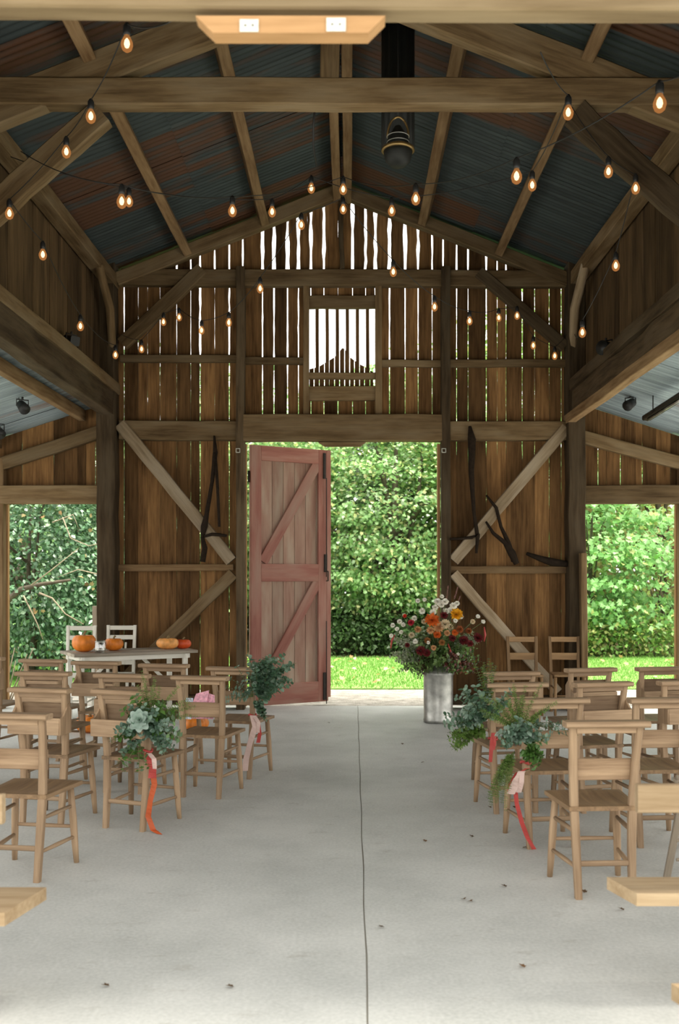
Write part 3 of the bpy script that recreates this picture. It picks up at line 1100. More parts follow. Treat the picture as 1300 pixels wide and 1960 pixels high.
def sweep_post(pts, w, d):
    m_ = MB()
    for i in range(len(pts) - 1):
        pass
    # continuous rectangular post through pts
    n = len(pts)
    V, G, Fc = [], [], []
    c = .005
    off = random.random() * 20
    L = 0
    for i, p in enumerate(pts):
        if i: L += (Vector(p) - Vector(pts[i - 1])).length
        ww = (w[i] if hasattr(w, '__len__') else w) / 2
        dd = (d[i] if hasattr(d, '__len__') else d) / 2
        for (x, y) in ((-ww + c, -dd), (ww - c, -dd), (ww, -dd + c), (ww, dd - c), (ww - c, dd), (-ww + c, dd), (-ww, dd - c), (-ww, -dd + c)):
            V.append((p[0] + x, p[1] + y, p[2]))
            G.append((L + off, x, y))
    for i in range(n - 1):
        for k in range(8):
            k2 = (k + 1) % 8
            Fc.append((i * 8 + k, i * 8 + k2, i * 8 + 8 + k2, i * 8 + 8 + k))
    Fc.append(tuple(range(7, -1, -1)))
    Fc.append(tuple((n - 1) * 8 + k for k in range(8)))
    m_.add(V, Fc, G, random.random())
    return m_


def post_at(sx_, z):
    """back post centre at height z (chapel chair)"""
    zs = [0, .22, .44, .64, .83]
    xs_ = [.132, .136, .144, .153, .163]
    ys_ = [-.195, -.172, -.158, -.172, -.205]
    return Vector((sx_ * np.interp(z, zs, xs_), np.interp(z, zs, ys_), z))


def make_seat(zc=.43, wf=.40, wb=.345, y0=-.18, y1=.20, th=.03):
    m_ = MB()
    nx, ny = 12, 10
    off = random.random() * 20
    V, G, Fc = [], [], []
    for top in (1, 0):
        for j in range(ny + 1):
            v = j / ny
            w = wb + (wf - wb) * v
            yy = y0 + (y1 - y0) * v
            for i in range(nx + 1):
                u = i / nx * 2 - 1
                # rounded front corners
                x = u * w / 2
                y_ = yy + (.012 * (1 - u * u) if j == ny else 0)
                dish = .014 * (1 - u * u) * math.sin(math.pi * min(1, v * 1.15)) if top else 0
                edge = .004 if (i in (0, nx) or j in (0, ny)) else 0
                z = zc + (th / 2 - dish - edge if top else -th / 2 + edge)
                V.append((x, y_, z))
                G.append((y_ + off, x, z))
    W = nx + 1
    o2 = W * (ny + 1)
    for j in range(ny):
        for i in range(nx):
            a = j * W + i
            Fc.append((a, a + 1, a + W + 1, a + W))
            Fc.append((o2 + a, o2 + a + W, o2 + a + W + 1, o2 + a + 1))
    rim = [i for i in range(W)] + [j * W + nx for j in range(1, ny + 1)] + [ny * W + i for i in range(nx - 1, -1, -1)] + [j * W for j in range(ny - 1, 0, -1)]
    for k in range(len(rim)):
        a, b = rim[k], rim[(k + 1) % len(rim)]
        Fc.append((b, a, o2 + a, o2 + b))
    m_.add(V, Fc, G, random.random())
    return m_


def make_chapel(kind, label):
    t = thing('chapel_chair', label, 'chair', group='chapel chairs in rows')
    make_seat().build('seat', M_SEAT, t)
    for s_ in (-1, 1):
        sweep_post([post_at(s_, z) for z in (0, .12, .24, .36, .44, .54, .64, .74, .83)], [.033, .036, .038, .04, .04, .04, .04, .038, .036], [.036, .036, .036, .035, .034, .032, .03, .03, .03]).build('leg', M_CHAIR, t)
        MB().tube([(s_ * .180, .168, 0), (s_ * .175, .160, .10), (s_ * .168, .150, .25), (s_ * .158, .138, .42)], [.0145, .0185, .021, .018], 10).build('leg', M_CHAIR, t)
        for z, yo in ((.145, 0), (.315, 0)):
            a = post_at(s_, z)
            fx = s_ * np.interp(z, [0, .42], [.180, .158])
            fy = np.interp(z, [0, .42], [.168, .138])
            MB().tube([a, (a + Vector((fx, fy, z))) / 2, (fx, fy, z)], [.009, .0125, .009], 8).build('stretcher', M_CHAIR, t)
    MB().beam(post_at(-1, .165), post_at(1, .165), .022, .026, (0, 0, 1), .005).build('stretcher', M_CHAIR, t)
    MB().tube([(-.172, .155, .20), (0, .155, .20), (.172, .155, .20)], [.009, .012, .009], 8).build('stretcher', M_CHAIR, t)
    # ledge on top of the back: a flat shelf with a shaped edge
    m_ = MB()
    c = post_at(1, .83)
    m_.beam((-.205, c.y - .005, .846), (.205, c.y - .005, .846), .088, .030, (0, 0, 1), .008, 2, 0)
    ledge = m_.build('book_ledge', M_CHAIR, t)
    m_ = MB().beam((-.145, c.y - .002, .815), (.145, c.y - .002, .815), .018, .030, (0, 0, 1), .003)
    m_.build('top_rail', M_CHAIR, t)
    if kind == 'slat':
        a, b = post_at(-1, .615), post_at(1, .615)
        m_ = MB().beam(a + Vector((-.012, .026, 0)), b + Vector((.012, .026, 0)), .016, .105, (0, 0, 1), .004, 2, 0)
        m_.build('back_slat', M_CHAIR, t)
    else:
        a, b = post_at(-1, .68), post_at(1, .68)
        MB().beam(a + Vector((-.010, .026, 0)), b + Vector((.010, .026, 0)), .014, .17, (0, -.08, 1), .004, 2, 0).build('back_slat', M_CHAIR, t)
        bx = thing('book_box', None, None)
        # the box for hymn books behind the back
        m_ = MB().beam((-.172, -.282, .632), (.172, -.282, .632), .014, .105, (0, .06, 1), .004, 2, 0)
        bo = m_.build('book_box', M_CHAIR, t)
        bpy.data.objects.remove(bx)
        for s_ in (-1, 1):
            x = s_ * .176 - .006
            m_ = MB().prism([(x, -.285, .580), (x, -.150, .580), (x, -.150, .73), (x, -.185, .765), (x, -.215, .725), (x, -.250, .690), (x, -.285, .682)], (.012, 0, 0))
            m_.g = [(q[2], q[0], q[1]) for q in m_.v]
            m_.build('cheek', M_CHAIR, bo)
        MB().box((0, -.215, .586), (.34, .13, .010)).build('box_floor', M_CHAIR, bo)
    return t


def copy_tree(o, parent=None, keep=True):
    c = o.copy()
    COL.objects.link(c)
    if parent is not None:
        c.parent = parent
    for ch in list(o.children):
        copy_tree(ch, c)
    return c


PROTO = {}
USED = set()
for k in ('slat', 'box'):
    PROTO[k] = make_chapel(k, 'x')


def place_chair(kind, px, ytop, deg, label, hgt=.86, Y=None):
    Y = Y or F * (CH - hgt) / (ytop - VY)
    X = (px - VX) * Y / F
    o = PROTO[kind] if kind not in USED else copy_tree(PROTO[kind])
    USED.add(kind)
    r = math.radians(deg)
    dy = -.21
    o.location = (X - (-math.sin(r) * dy), Y - math.cos(r) * dy, 0)
    o.rotation_euler = (0, 0, r)
    o['label'] = label
    o['group'] = 'chapel chairs left of the aisle' if px < 650 else 'chapel chairs right of the aisle'
    return o


bpy.context.view_layer.update()
A = place_chair('slat', 22, 1365, -9, 'chapel chair at the left edge, nearest of the left block, with narrow slat back')
B = place_chair('box', 77, 1317, -13, 'chapel chair in the second left row, outside the one with the succulent posy')
C = place_chair('box', 235, 1321, -20, 'aisle-end chapel chair carrying the leafy posy with the pale succulent')
J = place_chair('box', 83, 1286, -6, 'third-row chapel chair furthest left, in front of the white table leg')
G = place_chair('box', 234, 1290, -10, 'third-row left chapel chair half hidden behind the succulent posy')
D = place_chair('slat', 383, 1294, -12, 'aisle-end chapel chair with pink papers, between the two left posies')
K = place_chair('box', -36, 1258, -8, 'back-row chapel chair cut off by the left edge')
I = place_chair('box', 82, 1262, -12, 'back-row left chapel chair in front of the end of the white table')
H = place_chair('box', 184, 1266, -10, 'back-row left chapel chair under the big orange pumpkin')
Fc_ = place_chair('box', 314, 1271, -12, 'back-row left chapel chair under the red squash')
E = place_chair('slat', 445, 1277, -15, 'aisle-end chapel chair with eucalyptus posy, before the red door')
R0 = place_chair('slat', 1161, 1380, 3, 'chapel chair nearest of the right block, beside the bench end')
R1 = place_chair('slat', 1059, 1337, 6, 'aisle-end chapel chair with ferny posy and pink ribbon, right block')
R2 = place_chair('slat', 989, 1307, 7, 'aisle-end chapel chair in third right row, behind the ferny posy')
R3 = place_chair('box', 980, 1286, 10, 'aisle-end chapel chair furthest back, behind the dark eucalyptus posy')
R4 = place_chair('box', 1131, 1279, 15, 'back-row right chapel chair in front of the lawn and the wall chairs')
R5 = place_chair('box', 1154, 1306, 14, 'third-row right chapel chair with pale gravel behind its open back')
R6 = place_chair('box', 1267, 1277, 10, 'back-row right chapel chair before the lawn in the right opening')
R7 = place_chair('box', 1316, 1303, 10, 'third-row right chapel chair cut off by the right edge')
R8 = place_chair('slat', 1271, 1336, 4, 'second-row right chapel chair cut off by the right edge, behind the nearest one')


# ladder-back chairs
def make_ladder(name, label, mat, H_, W_, depth=.38, seat=.45, slats=((.80, .07), (.60, .08)), splats=0, cat='chair', group=None):
    t = thing(name, label, cat, group=group)
    w2 = W_ / 2
    for s_ in (-1, 1):
        sweep_post([(s_ * w2 * .92, -.19, 0), (s_ * w2 * .95, -.175, seat), (s_ * w2 * 1.0, -.23, H_)], .036, .032).build('leg', mat, t)
        MB().tube([(s_ * w2, .18, 0), (s_ * w2 * .97, .165, seat - .02)], [.015, .019], 8).build('leg', mat, t)
        for z in (.16, .30):
            MB().tube([(s_ * w2 * .93, -.185, z), (s_ * w2, .17, z)], .010, 6).build('stretcher', mat, t)
    make_seat(seat, W_ * 1.08, W_ * 1.0, -.18, .20, .028).build('seat', mat, t)
    for z in (.18,):
        MB().tube([(-w2, .17, z), (w2, .17, z)], .010, 6).build('stretcher', mat, t)
        MB().tube([(-w2 * .93, -.185, z), (w2 * .93, -.185, z)], .010, 6).build('stretcher', mat, t)
    for z, h in slats:
        yy = np.interp(z, [seat, H_], [-.175, -.23])
        MB().beam((-w2 * .98, yy, z), (w2 * .98, yy, z), .018, h, (0, 0, 1), .004).build('back_slat', mat, t)
    for i in range(splats):
        x = (i - (splats - 1) / 2) * .05
        MB().beam((x * .8, -.18, seat + .10), (x, -.222, H_ - .20), .022, .012, (0, 1, 0), .002).build('spindle', mat, t)
    return t


l1 = make_ladder('ladderback_chair', 'brown ladder-back chair against the far wall, nearer the flowers', M_WALLCHAIR, .87, .33, slats=((.835, .06), (.64, .08)), group='chairs against the far wall')
l2 = copy_tree(l1)
l2['label'] = 'brown ladder-back chair against the far wall, beside the right corner post'
for o_, px in ((l1, 1005), (l2, 1086)):
    o_.location = ((px - VX) * 11.35 / F, 11.35, 0)
    o_.rotation_euler = (0, 0, math.pi + random.uniform(-.05, .05))
w_1 = make_ladder('slatback_chair', 'white painted chair behind the table, at the left opening', M_WHITE, 1.0, .31, slats=((.97, .05), (.86, .05), (.57, .05)), splats=3, group='white chairs behind the table')
w_2 = copy_tree(w_1)
w_2['label'] = 'white painted chair behind the table, against the corner post'
for o_, px, yy in ((w_1, 155, 11.25), (w_2, 232, 11.35)):
    o_.location = ((px - VX) * (yy + .2) / F, yy, 0)
    o_.rotation_euler = (0, 0, math.pi)

# pale folding chair cut off at the right
t = thing('folding_chair', 'grey-washed wooden folding chair cut off by the right edge', 'chair', (1.98, 5.2, 0), 0)
for s_ in (-1, 1):
    x = s_ * .24
    MB().beam((x - s_ * .0 - .1 * (s_ < 0), -.05, 0), (x + .02, -.15, .82), .035, .022, (0, 1, 0), .003).build('leg', M_GREYWOOD, t)
    MB().beam((x * .85, -.28, 0), (x * .85, .2, .47), .035, .022, (1, 0, 0), .003).build('leg', M_GREYWOOD, t)
for z in (.2, .1):
    MB().tube([(-.30, -.08, z), (.24, -.08, z)], .010, 6).build('stretcher', M_GREYWOOD, t)
for i in range(4):
    MB().box((0, -.08 + .09 * i, .45), (.44, .07, .018)).build('seat_slat', M_GREYWOOD, t)
for z in (.70, .78):
    MB().beam((-.24, -.14, z), (.26, -.14, z), .014, .06, (0, 0, 1), .003).build('back_slat', M_GREYWOOD, t)


# ================================================================== BENCHES in the foreground
def bench(label, xin, xout, yf, yn, yback, sg, zb0, zb1):
    """open-backed bench: seat plank, back plank, trestles (the trestles lie beyond the frame)"""
    t = thing('bench', label, 'bench', ((xin + xout) / 2, (yf + yn) / 2, 0), group='benches at the front corners')
    L = t.location
    m_ = MB()
    za, zt2 = .45, .405
    poly = [Vector((xin[0] if hasattr(xin, '__len__') else xin, yf, za)) - L]
    m_.prism([Vector(q) - L for q in ((xin - sg * .02, yf, zt2), (xin + sg * .035, yn, zt2), (xout, yn, zt2), (xout, yf, zt2))], (0, 0, za - zt2))
    m_.build('seat', M_BENCH, t)
    MB().beam(Vector((xin + sg * .02, yback, (zb0 + zb1) / 2)) - L, Vector((xout, yback, (zb0 + zb1) / 2)) - L, .035, zb1 - zb0, (0, 0, 1), .005, 3, .001).build('backrest', M_BENCH, t)
    for x in (xin + sg * .55, xout - sg * .2):
        MB().beam(Vector((x, yback - .02, 0)) - L, Vector((x, yback + .025, zb1)) - L, .05, .035, (0, 1, 0), .004).build('leg', M_BENCH, t)
        MB().beam(Vector((x, yf - .03, 0)) - L, Vector((x, yf - .05, zt2)) - L, .05, .035, (0, 1, 0), .004).build('leg', M_BENCH, t)
        MB().beam(Vector((x, yback, .37)) - L, Vector((x, yf - .03, .37)) - L, .03, .06, (0, 0, 1), .004).build('bearer', M_BENCH, t)
    return t


bench('pale wooden bench whose end juts in at the lower left edge', -1.10, -2.7, 3.54, 3.27, 3.22, -1, .755, .85)
bench('pale wooden bench whose end juts in at the lower right edge', .965, 2.6, 3.66, 3.47, 3.42, 1, .745, .842)
bench('bench of which only a brown corner shows at the bottom right', .892, 2.4, 2.70, 2.54, 2.5, 1, .745, .842)

# ================================================================== TABLE with pumpkins
T0 = Vector((-2.85, 10.40, 0))
ang = math.radians(29)
t = thing('trestle_table', 'white-legged trestle table with grey plank top by the left corner post', 'table', T0, ang)
TL, TD, TH = 1.30, .65, .75
m_ = MB()
for i in range(4):
    m_.beam((-.03, .08 + TD / 4 * i, TH - .016), (TL + .03, .08 + TD / 4 * i, TH - .016), TD / 4 - .003, .032, (0, 0, 1), .004, 3, .001)
m_.build('table_top', M_TABLE, t)
for x in (.06, TL - .10):
    for y in (.06, TD - .06):
        MB().box((x, y, (TH - .03) / 2), (.05, .05, TH - .03)).build('leg', M_WHITE, t)
    MB().box((x, TD / 2, TH - .06), (.035, TD, .05)).build('crossbar', M_WHITE, t)
    MB().box((x, TD / 2, .28), (.03, TD - .1, .045)).build('crossbar', M_WHITE, t)
MB().box((.02, .02, .61), (.10, .05, .07)).build('hinge_block', M_WHITE, t)
for (xa, xb) in ((.08, .48), (TL - .12, TL - .55)):
    MB().beam((xa, TD / 2, .28), (xb, TD / 2, TH - .04), .035, .03, (0, 1, 0), .003).build('brace', M_WHITE, t)
MB().box((TL / 2, .05, TH - .06), (TL - .1, .025, .05)).build('apron', M_WHITE, t)


def pumpkin(label, c, r, h, mat, ribs=10, squash=(1, 1), depth=.07, rz=0, group='pumpkins and squashes', rings=14):
    t = thing('pumpkin', label, 'pumpkin', c, rz, group)
    prof = []
    for i in range(rings + 1):
        a = -math.pi / 2 + math.pi * i / rings
        rr = math.cos(a) ** .75 * r if math.cos(a) > 1e-6 else 0.0
        zz = h / 2 + math.sin(a) * h / 2
        if i > rings - 3: zz -= h * .05 * (i - rings + 3)
        prof.append((max(rr, 0.0005), zz))
    MB().lathe(prof, ribs * 6, mod=lambda a, z: 1 - depth * (1 - abs(math.sin(a * ribs / 2)) ** .6), squash=squash).build('flesh', mat, t)
    MB().tube([(0, 0, h * .86), (.004, 0, h * 1.0), (.018, .006, h * 1.12)], [r * .13, r * .09, r * .11], 7).build('stalk', M_STALK, t)
    return t


pumpkin('large round orange pumpkin on the left end of the white table', (-2.875, 10.76, TH), .128, .20, M_ORANGE, 12, depth=.03)
pumpkin('flatter orange pumpkin beside the glass jar on the white table', (-2.60, 10.95, TH), .105, .145, M_ORANGE, 14, depth=.05)
pumpkin('pale orange mottled squash on the right part of the white table', (-2.045, 11.16, TH), .118, .135, M_PALEOR, 9, (1.08, .9), .06)
pumpkin('small red-orange squash at the right end of the white table', (-1.885, 11.24, TH), .085, .115, M_REDOR, 8, (1.1, .9), .05)
pumpkin('orange pumpkin on the floor beneath the left end of the table', P(172, 0, 10.0) * 1 + Vector((0, 0, -P(172, 0, 10.0).z)), .15, .18, M_ORANGE, 11)
pumpkin('orange pumpkin on the floor beneath the chair with pink papers', P(374, 0, 10.1) * 1 + Vector((0, 0, -P(374, 0, 10.1).z)), .14, .15, M_ORANGE, 11)
t = thing('glass_jar', 'clear glass jar between two pumpkins on the white table', 'jar', (-2.665, 10.62, TH))
MB().lathe([(.052, 0), (.060, .006), (.062, .03), (.061, .10), (.055, .115), (.055, .130), (.052, .130), (.051, .112), (.057, .10), (.058, .03), (.055, .012), (0.001, .01)], 24).build('jar_body', M_GLASS, t)
MB().lathe([(.0555, .114), (.058, .116), (.058, .119), (.0555, .121)], 24).build('rim_band', M_PLATE, t)

# pink papers in the back of chair D
bpy.context.view_layer.update()


def on_chair(ch, v):
    return ch.matrix_world @ Vector(v)


t = thing('folded_paper', 'pink folded papers tucked behind the slat of the chair between the two left posies', 'paper', on_chair(D, (-.03, -.128, .545)), math.radians(-12))
m_ = MB()
m_.strip([(-.10, 0, 0), (-.06, -.01, .10), (-.03, 0, .18)], [(.02, .02, 0), (.045, .01, .115), (.06, .02, .205)], .003, (0, 1, 0))
m_.strip([(-.02, .03, 0), (0, .03, .10), (.02, .035, .19)], [(.09, .02, 0), (.105, .015, .10), (.10, .02, .17)], .003, (0, 1, 0))
m_.build('pink_sheet', M_PAPER, t)
m_ = MB().strip([(-.13, -.02, 0), (-.12, -.015, .08), (-.10, -.01, .15)], [(-.06, -.02, 0), (-.05, -.015, .09), (-.05, -.01, .15)], .003, (0, 1, 0))
m_.build('blue_sheet', M_PAPERB, t)['label'] = 'pale blue sheet'


# ================================================================== greenery
def stem_points(base, d, L, droop, n=9, wob=.02):
    base = np.array(base, float)
    d = np.array(d, float)
    d /= np.linalg.norm(d)
    pts = [base]
    for i in range(1, n + 1):
        d = d + np.array([random.uniform(-wob, wob) * 3, random.uniform(-wob, wob) * 3, -droop / n + random.uniform(-wob, wob)])
        d /= np.linalg.norm(d)
        pts.append(pts[-1] + d * L / n)
    return np.array(pts)


class Spray:
    """collects stems and leaves of one kind for a posy or arrangement"""

    def __init__(s):
        s.stems = MB()
        s.pos, s.d, s.n, s.l, s.w, s.c = [], [], [], [], [], []

    def stem(s, base, d, L, droop, size, ratio, palette, per=2, count=16, r=.003, ang=.9, start=.15, upbias=.4):
        pts = stem_points(base, d, L, droop)
        s.stems.tube(pts, list(np.linspace(r, r * .4, len(pts))), 5)
        for k in range(count):
            f = start + (1 - start) * (k + random.random() * .5) / count
            x = min(f, .999) * (len(pts) - 1)
            i = int(x)
            p = pts[i] + (pts[i + 1] - pts[i]) * (x - i)
            ax = pts[i + 1] - pts[i]
            ax /= np.linalg.norm(ax)
            o1 = np.cross(ax, np.array([random.uniform(-1, 1), random.uniform(-1, 1), random.uniform(-1, 1)]))
            o1 /= max(np.linalg.norm(o1), 1e-6)
            for j in range(per):
                sd = o1 if j % 2 == 0 else -o1
                if j >= 2:
                    sd = np.cross(ax, o1) * (1 if j == 2 else -1)
                dd = ax * (1 - ang) + sd * ang + np.array([0, 0, .1])
                s.pos.append(p)
                s.d.append(dd)
                s.n.append(np.array([random.uniform(-.6, .6), random.uniform(-1.0, .1), upbias + random.uniform(-.2, .6)]))
                sz = size * random.uniform(.7, 1.15) * (1 - .45 * f)
                s.l.append(sz)
                s.w.append(sz * ratio)
                s.c.append(pick(palette, 1)[0])
        return pts

    def build(s, name, mat, tmpl, parent, stem_name='stem', label=None, stem_mat=None):
        loc = np.array(parent.matrix_world.inverted() @ Vector((0, 0, 0)))
        o_ = leaves(name, mat, np.array(s.pos), np.array(s.d), np.array(s.n), np.array(s.l), np.array(s.w), np.array(s.c), tmpl, parent)
        s.stems.build(stem_name, stem_mat or M_STEM, o_)
        if label: o_['label'] = label
        return o_


EUC = [((.11, .19, .13), 3), ((.16, .25, .18), 3), ((.24, .33, .26), 2), ((.07, .13, .08), 2)]
DEUC = [((.075, .15, .085), 3), ((.12, .21, .135), 3), ((.21, .30, .22), 1.6)]
IVY = [((.07, .16, .03), 3), ((.11, .22, .05), 2), ((.045, .10, .02), 2)]
FERN = [((.13, .24, .045), 3), ((.19, .30, .07), 2), ((.24, .34, .11), 1)]
SUCC = [((.36, .47, .40), 2), ((.42, .53, .46), 2), ((.30, .42, .34), 1)]


def ribbon_part(pts, w, mat, parent, nm='ribbon', twist=.3, lab=None):
    """narrow cloth strip following pts (local coordinates), slightly twisting"""
    Lp, Rp = [], []
    pts = [Vector(p) for p in pts]
    # resample smooth
    q = []
    for i in range(len(pts) - 1):
        for k in range(4):
            f = k / 4
            q.append(pts[i].lerp(pts[i + 1], f))
    q.append(pts[-1])
    for i, p in enumerate(q):
        a = twist * math.sin(i * .55)
        v = Vector((math.cos(a), math.sin(a), .12 * math.sin(i * .8))) * w / 2
        Lp.append(p - v)
        Rp.append(p + v)
    o_ = MB().strip(Lp, Rp, .0015, (0, 1, 0)).build(nm, mat, parent)
    if lab: o_['label'] = lab
    return o_


def posy(label, ch, side, kind):
    """greenery tied to the rear post of an aisle chair"""
    base = on_chair(ch, post_at(side, .62) + Vector((side * .03, -.04, 0)))
    t = thing('chair_posy', label, 'posy', base, 0, 'posies tied to the aisle chairs')
    bpy.context.view_layer.update()
    o1 = (0, 0, 0)
    if kind == 'succulent':
        s = Spray()
        for k in range(30):
            a = random.uniform(-.6, 3.7)
            s.stem(o1, (math.cos(a) * .8, -.6 + random.uniform(-.2, .3), math.sin(a) * 1.0 - .1), random.uniform(.13, .25), .6, .055, .75, EUC, 2, 9, ang=.8)
        s.build('eucalyptus_spray', M_GLOSS, T_ROUND, t)
        s = Spray()
        for k in range(16):
            a = random.uniform(-.3, 3.6)
            s.stem((.02 * math.cos(a), -.03, .03), (math.cos(a), -.3, math.sin(a)), random.uniform(.14, .26), .2, .066, .62, IVY, 2, 8)
        for k in range(4):
            s.stem((-.05, -.03, -.07), (-.6 + .3 * k, -.3, -.4), random.uniform(.12, .2), .5, .05, .6, IVY, 2, 7)
        s.build('ivy_spray', M_GLOSS, T_LEAF, t)
        s = Spray()
        for k in range(11):
            a = random.uniform(.3, 1.9)
            s.stem((.03, -.02, .06), (math.cos(a), -.1, math.sin(a)), random.uniform(.22, .33), .3, .028, .28, FERN, 4, 20, r=.002)
        s.build('fern_spray', M_LEAF, T_LEAF, t)
        # pale succulent rosette
        pos, d, n, l, w, c = [], [], [], [], [], []
        for ring, (cnt, tilt, sz) in enumerate(((8, .25, .075), (7, .7, .065), (5, 1.2, .045))):
            for k in range(cnt):
                a = 2 * math.pi * (k + ring * .4) / cnt
                pos.append((-.03, -.11, .08)); rad = np.array([math.cos(a), 0, math.sin(a)])
                d.append(rad * math.cos(tilt) + np.array([0, -1, .2]) * math.sin(tilt)); n.append((0, -1, .25) - rad * .3)
                l.append(sz); w.append(sz * .75); c.append(pick(SUCC, 1, .1)[0])
        leaves('succulent', M_GLOSS, np.array(pos), np.array(d), np.array(n), np.array(l), np.array(w), np.array(c), T_ROUND, t)['label'] = 'pale blue-green succulent rosette'
        rb = [('red_ribbon', M_RIB_RED, [(0, -.03, -.13), (.02, -.05, -.17), (.035, -.05, -.23), (.03, -.04, -.28)], .05),
              ('blush_ribbon', M_RIB_PINK, [(.01, -.035, -.13), (.045, -.06, -.16), (.05, -.06, -.22)], .028),
              ('orange_ribbon', M_RIB_OR, [(.03, -.03, -.24), (.04, -.02, -.32), (.015, -.02, -.42), (.0, -.01, -.52), (.03, -.01, -.60), (.08, -.05, -.617)], .034)]
    elif kind == 'euc':
        s = Spray()
        for k in range(32):
            a = random.uniform(.4, 2.0)
            s.stem((.035, -.03, random.uniform(-.04, .20)), (math.cos(a) * .65 + .08, -.25, math.sin(a)), random.uniform(.18, .36), .15, .056, .85, DEUC, 2, 11, ang=.85)
        for k in range(9):
            s.stem((.02, -.03, 0), (.2 + .3 * random.random(), -.3, -.8), random.uniform(.12, .20), .2, .045, .85, DEUC, 2, 8, ang=.85)
        s.build('eucalyptus_spray', M_GLOSS, T_ROUND, t)
        s = Spray()
        for k in range(7):
            a = random.uniform(1.6, 3.4)
            s.stem((-.01, -.02, .02), (math.cos(a), -.2, math.sin(a) * .9 + .1), random.uniform(.16, .28), .1, .055, .5, EUC, 2, 8)
        s.build('pale_leaf_spray', M_GLOSS, T_LEAF, t)
        rb = [('red_ribbon', M_RIB_RED, [(-.02, -.03, -.12), (.03, -.05, -.16), (.045, -.05, -.26), (.03, -.04, -.33)], .03),
              ('blush_ribbon', M_RIB_PINK, [(-.01, -.04, -.12), (.01, -.06, -.20), (-.03, -.05, -.33), (-.06, -.04, -.45), (-.07, -.04, -.545)], .045),
              ('blush_ribbon', M_RIB_PINK, [(.0, -.045, -.12), (.035, -.065, -.17), (.03, -.06, -.25)], .03)]
    elif kind == 'ferny':
        s = Spray()
        for k in range(15):
            a = random.uniform(.5, 2.5)
            s.stem((-.02, -.04, .05), (math.cos(a) * .8 - .1, -.25, math.sin(a)), random.uniform(.18, .33), .35, .030, .24, FERN, 4, 24, r=.002)
        for k in range(13):
            s.stem((-.05, -.05, -.05), (-.55 + .4 * random.random(), -.3, -.25), random.uniform(.22, .36), 1.6, .030, .24, FERN, 4, 24, r=.002)
        s.build('fern_spray', M_LEAF, T_LEAF, t)
        s = Spray()
        for k in range(18):
            a = random.uniform(-.8, 4.0)
            s.stem((-.02, -.07, .03), (math.cos(a), -.5, math.sin(a) * .7), random.uniform(.10, .19), .4, .048, .7, EUC, 2, 8)
        s.build('eucalyptus_spray', M_GLOSS, T_ROUND, t)
        s = Spray()
        for k in range(14):
            a = random.uniform(-1.6, .9)
            s.stem((.01, -.06, -.03), (math.cos(a) * .8 + .05, -.4, math.sin(a)), random.uniform(.08, .15), .3, .06, .68, IVY, 2, 6)
        for k in range(4):
            s.stem((.03, -.02, .10), (1, .05, .15 - .1 * k), random.uniform(.2, .34), .3, .045, .5, EUC, 2, 9)
        s.build('ivy_spray', M_GLOSS, T_LEAF, t)
        rb = [('red_ribbon', M_RIB_RED, [(.03, -.03, -.15), (-.03, -.05, -.17), (-.07, -.05, -.24), (-.075, -.04, -.28)], .035),
              ('blush_ribbon', M_RIB_PINK, [(-.01, -.06, -.16), (-.04, -.07, -.20), (-.075, -.06, -.29)], .045),
              ('blush_ribbon', M_RIB_PINK, [(-.01, -.06, -.16), (-.015, -.07, -.22), (-.03, -.06, -.28)], .03),
              ('red_ribbon', M_RIB_RED, [(-.045, -.04, -.27), (-.035, -.03, -.35), (-.005, -.02, -.46), (.03, -.01, -.55), (.07, 0, -.617)], .026)]
    else:
        s = Spray()
        for k in range(24):
            a = random.uniform(.9, 3.3)
            s.stem((-.03, -.03, 0), (math.cos(a), -.3, math.sin(a) * .9), random.uniform(.14, .30), .25, .062, .62, DEUC + EUC[1:3], 2, 9)
        s.build('eucalyptus_spray', M_GLOSS, T_ROUND, t)
        s = Spray()
        for k in range(16):
            s.stem((-.02, -.04, -.05), (-1, -.3 + .3 * random.random(), random.uniform(-.45, .15)), random.uniform(.16, .29), .35, .06, .6, FERN, 2, 10)
        s.build('bright_leaf_spray', M_LEAF, T_LEAF, t)
        s = Spray()
        for k in range(7):
            a = random.uniform(1.0, 2.0)
            s.stem((-.01, 0, .1), (math.cos(a), -.1, math.sin(a)), random.uniform(.24, .40), .1, .030, .3, FERN[:2] + DEUC[:1], 4, 18, r=.002)
        s.build('fern_spray', M_LEAF, T_LEAF, t)
        rb = [('red_ribbon', M_RIB_RED, [(.02, -.03, -.08), (.01, -.04, -.12), (.005, -.04, -.20), (-.0, -.035, -.27)], .024),
              ('red_ribbon', M_RIB_RED, [(.02, -.035, -.08), (.03, -.04, -.14), (.02, -.04, -.19)], .018)]
    # knot around the post
    kp = on_chair(ch, post_at(side, .49)) - Vector(base)
    MB().tube([kp + Vector((math.cos(a) * .028, math.sin(a) * .026, .006 * math.sin(2 * a))) for a in np.linspace(0, 2 * math.pi, 13)], .008, 6).build('knot', rb[0][1], t)
    for nm, mt, pts, w in rb:
        ribbon_part(pts, w, mt, t, nm)
    return t


posy('leafy chair posy with pale succulent and long orange ribbon, left of the aisle', C, 1, 'succulent')
posy('dark eucalyptus chair posy with trailing blush ribbon, in front of the red door', E, 1, 'euc')
posy('ferny chair posy with pink and red ribbons, nearest right of the aisle', R1, -1, 'ferny')
posy('spreading eucalyptus chair posy with red ribbon, beside the milk churn', R2, -1, 'dark')

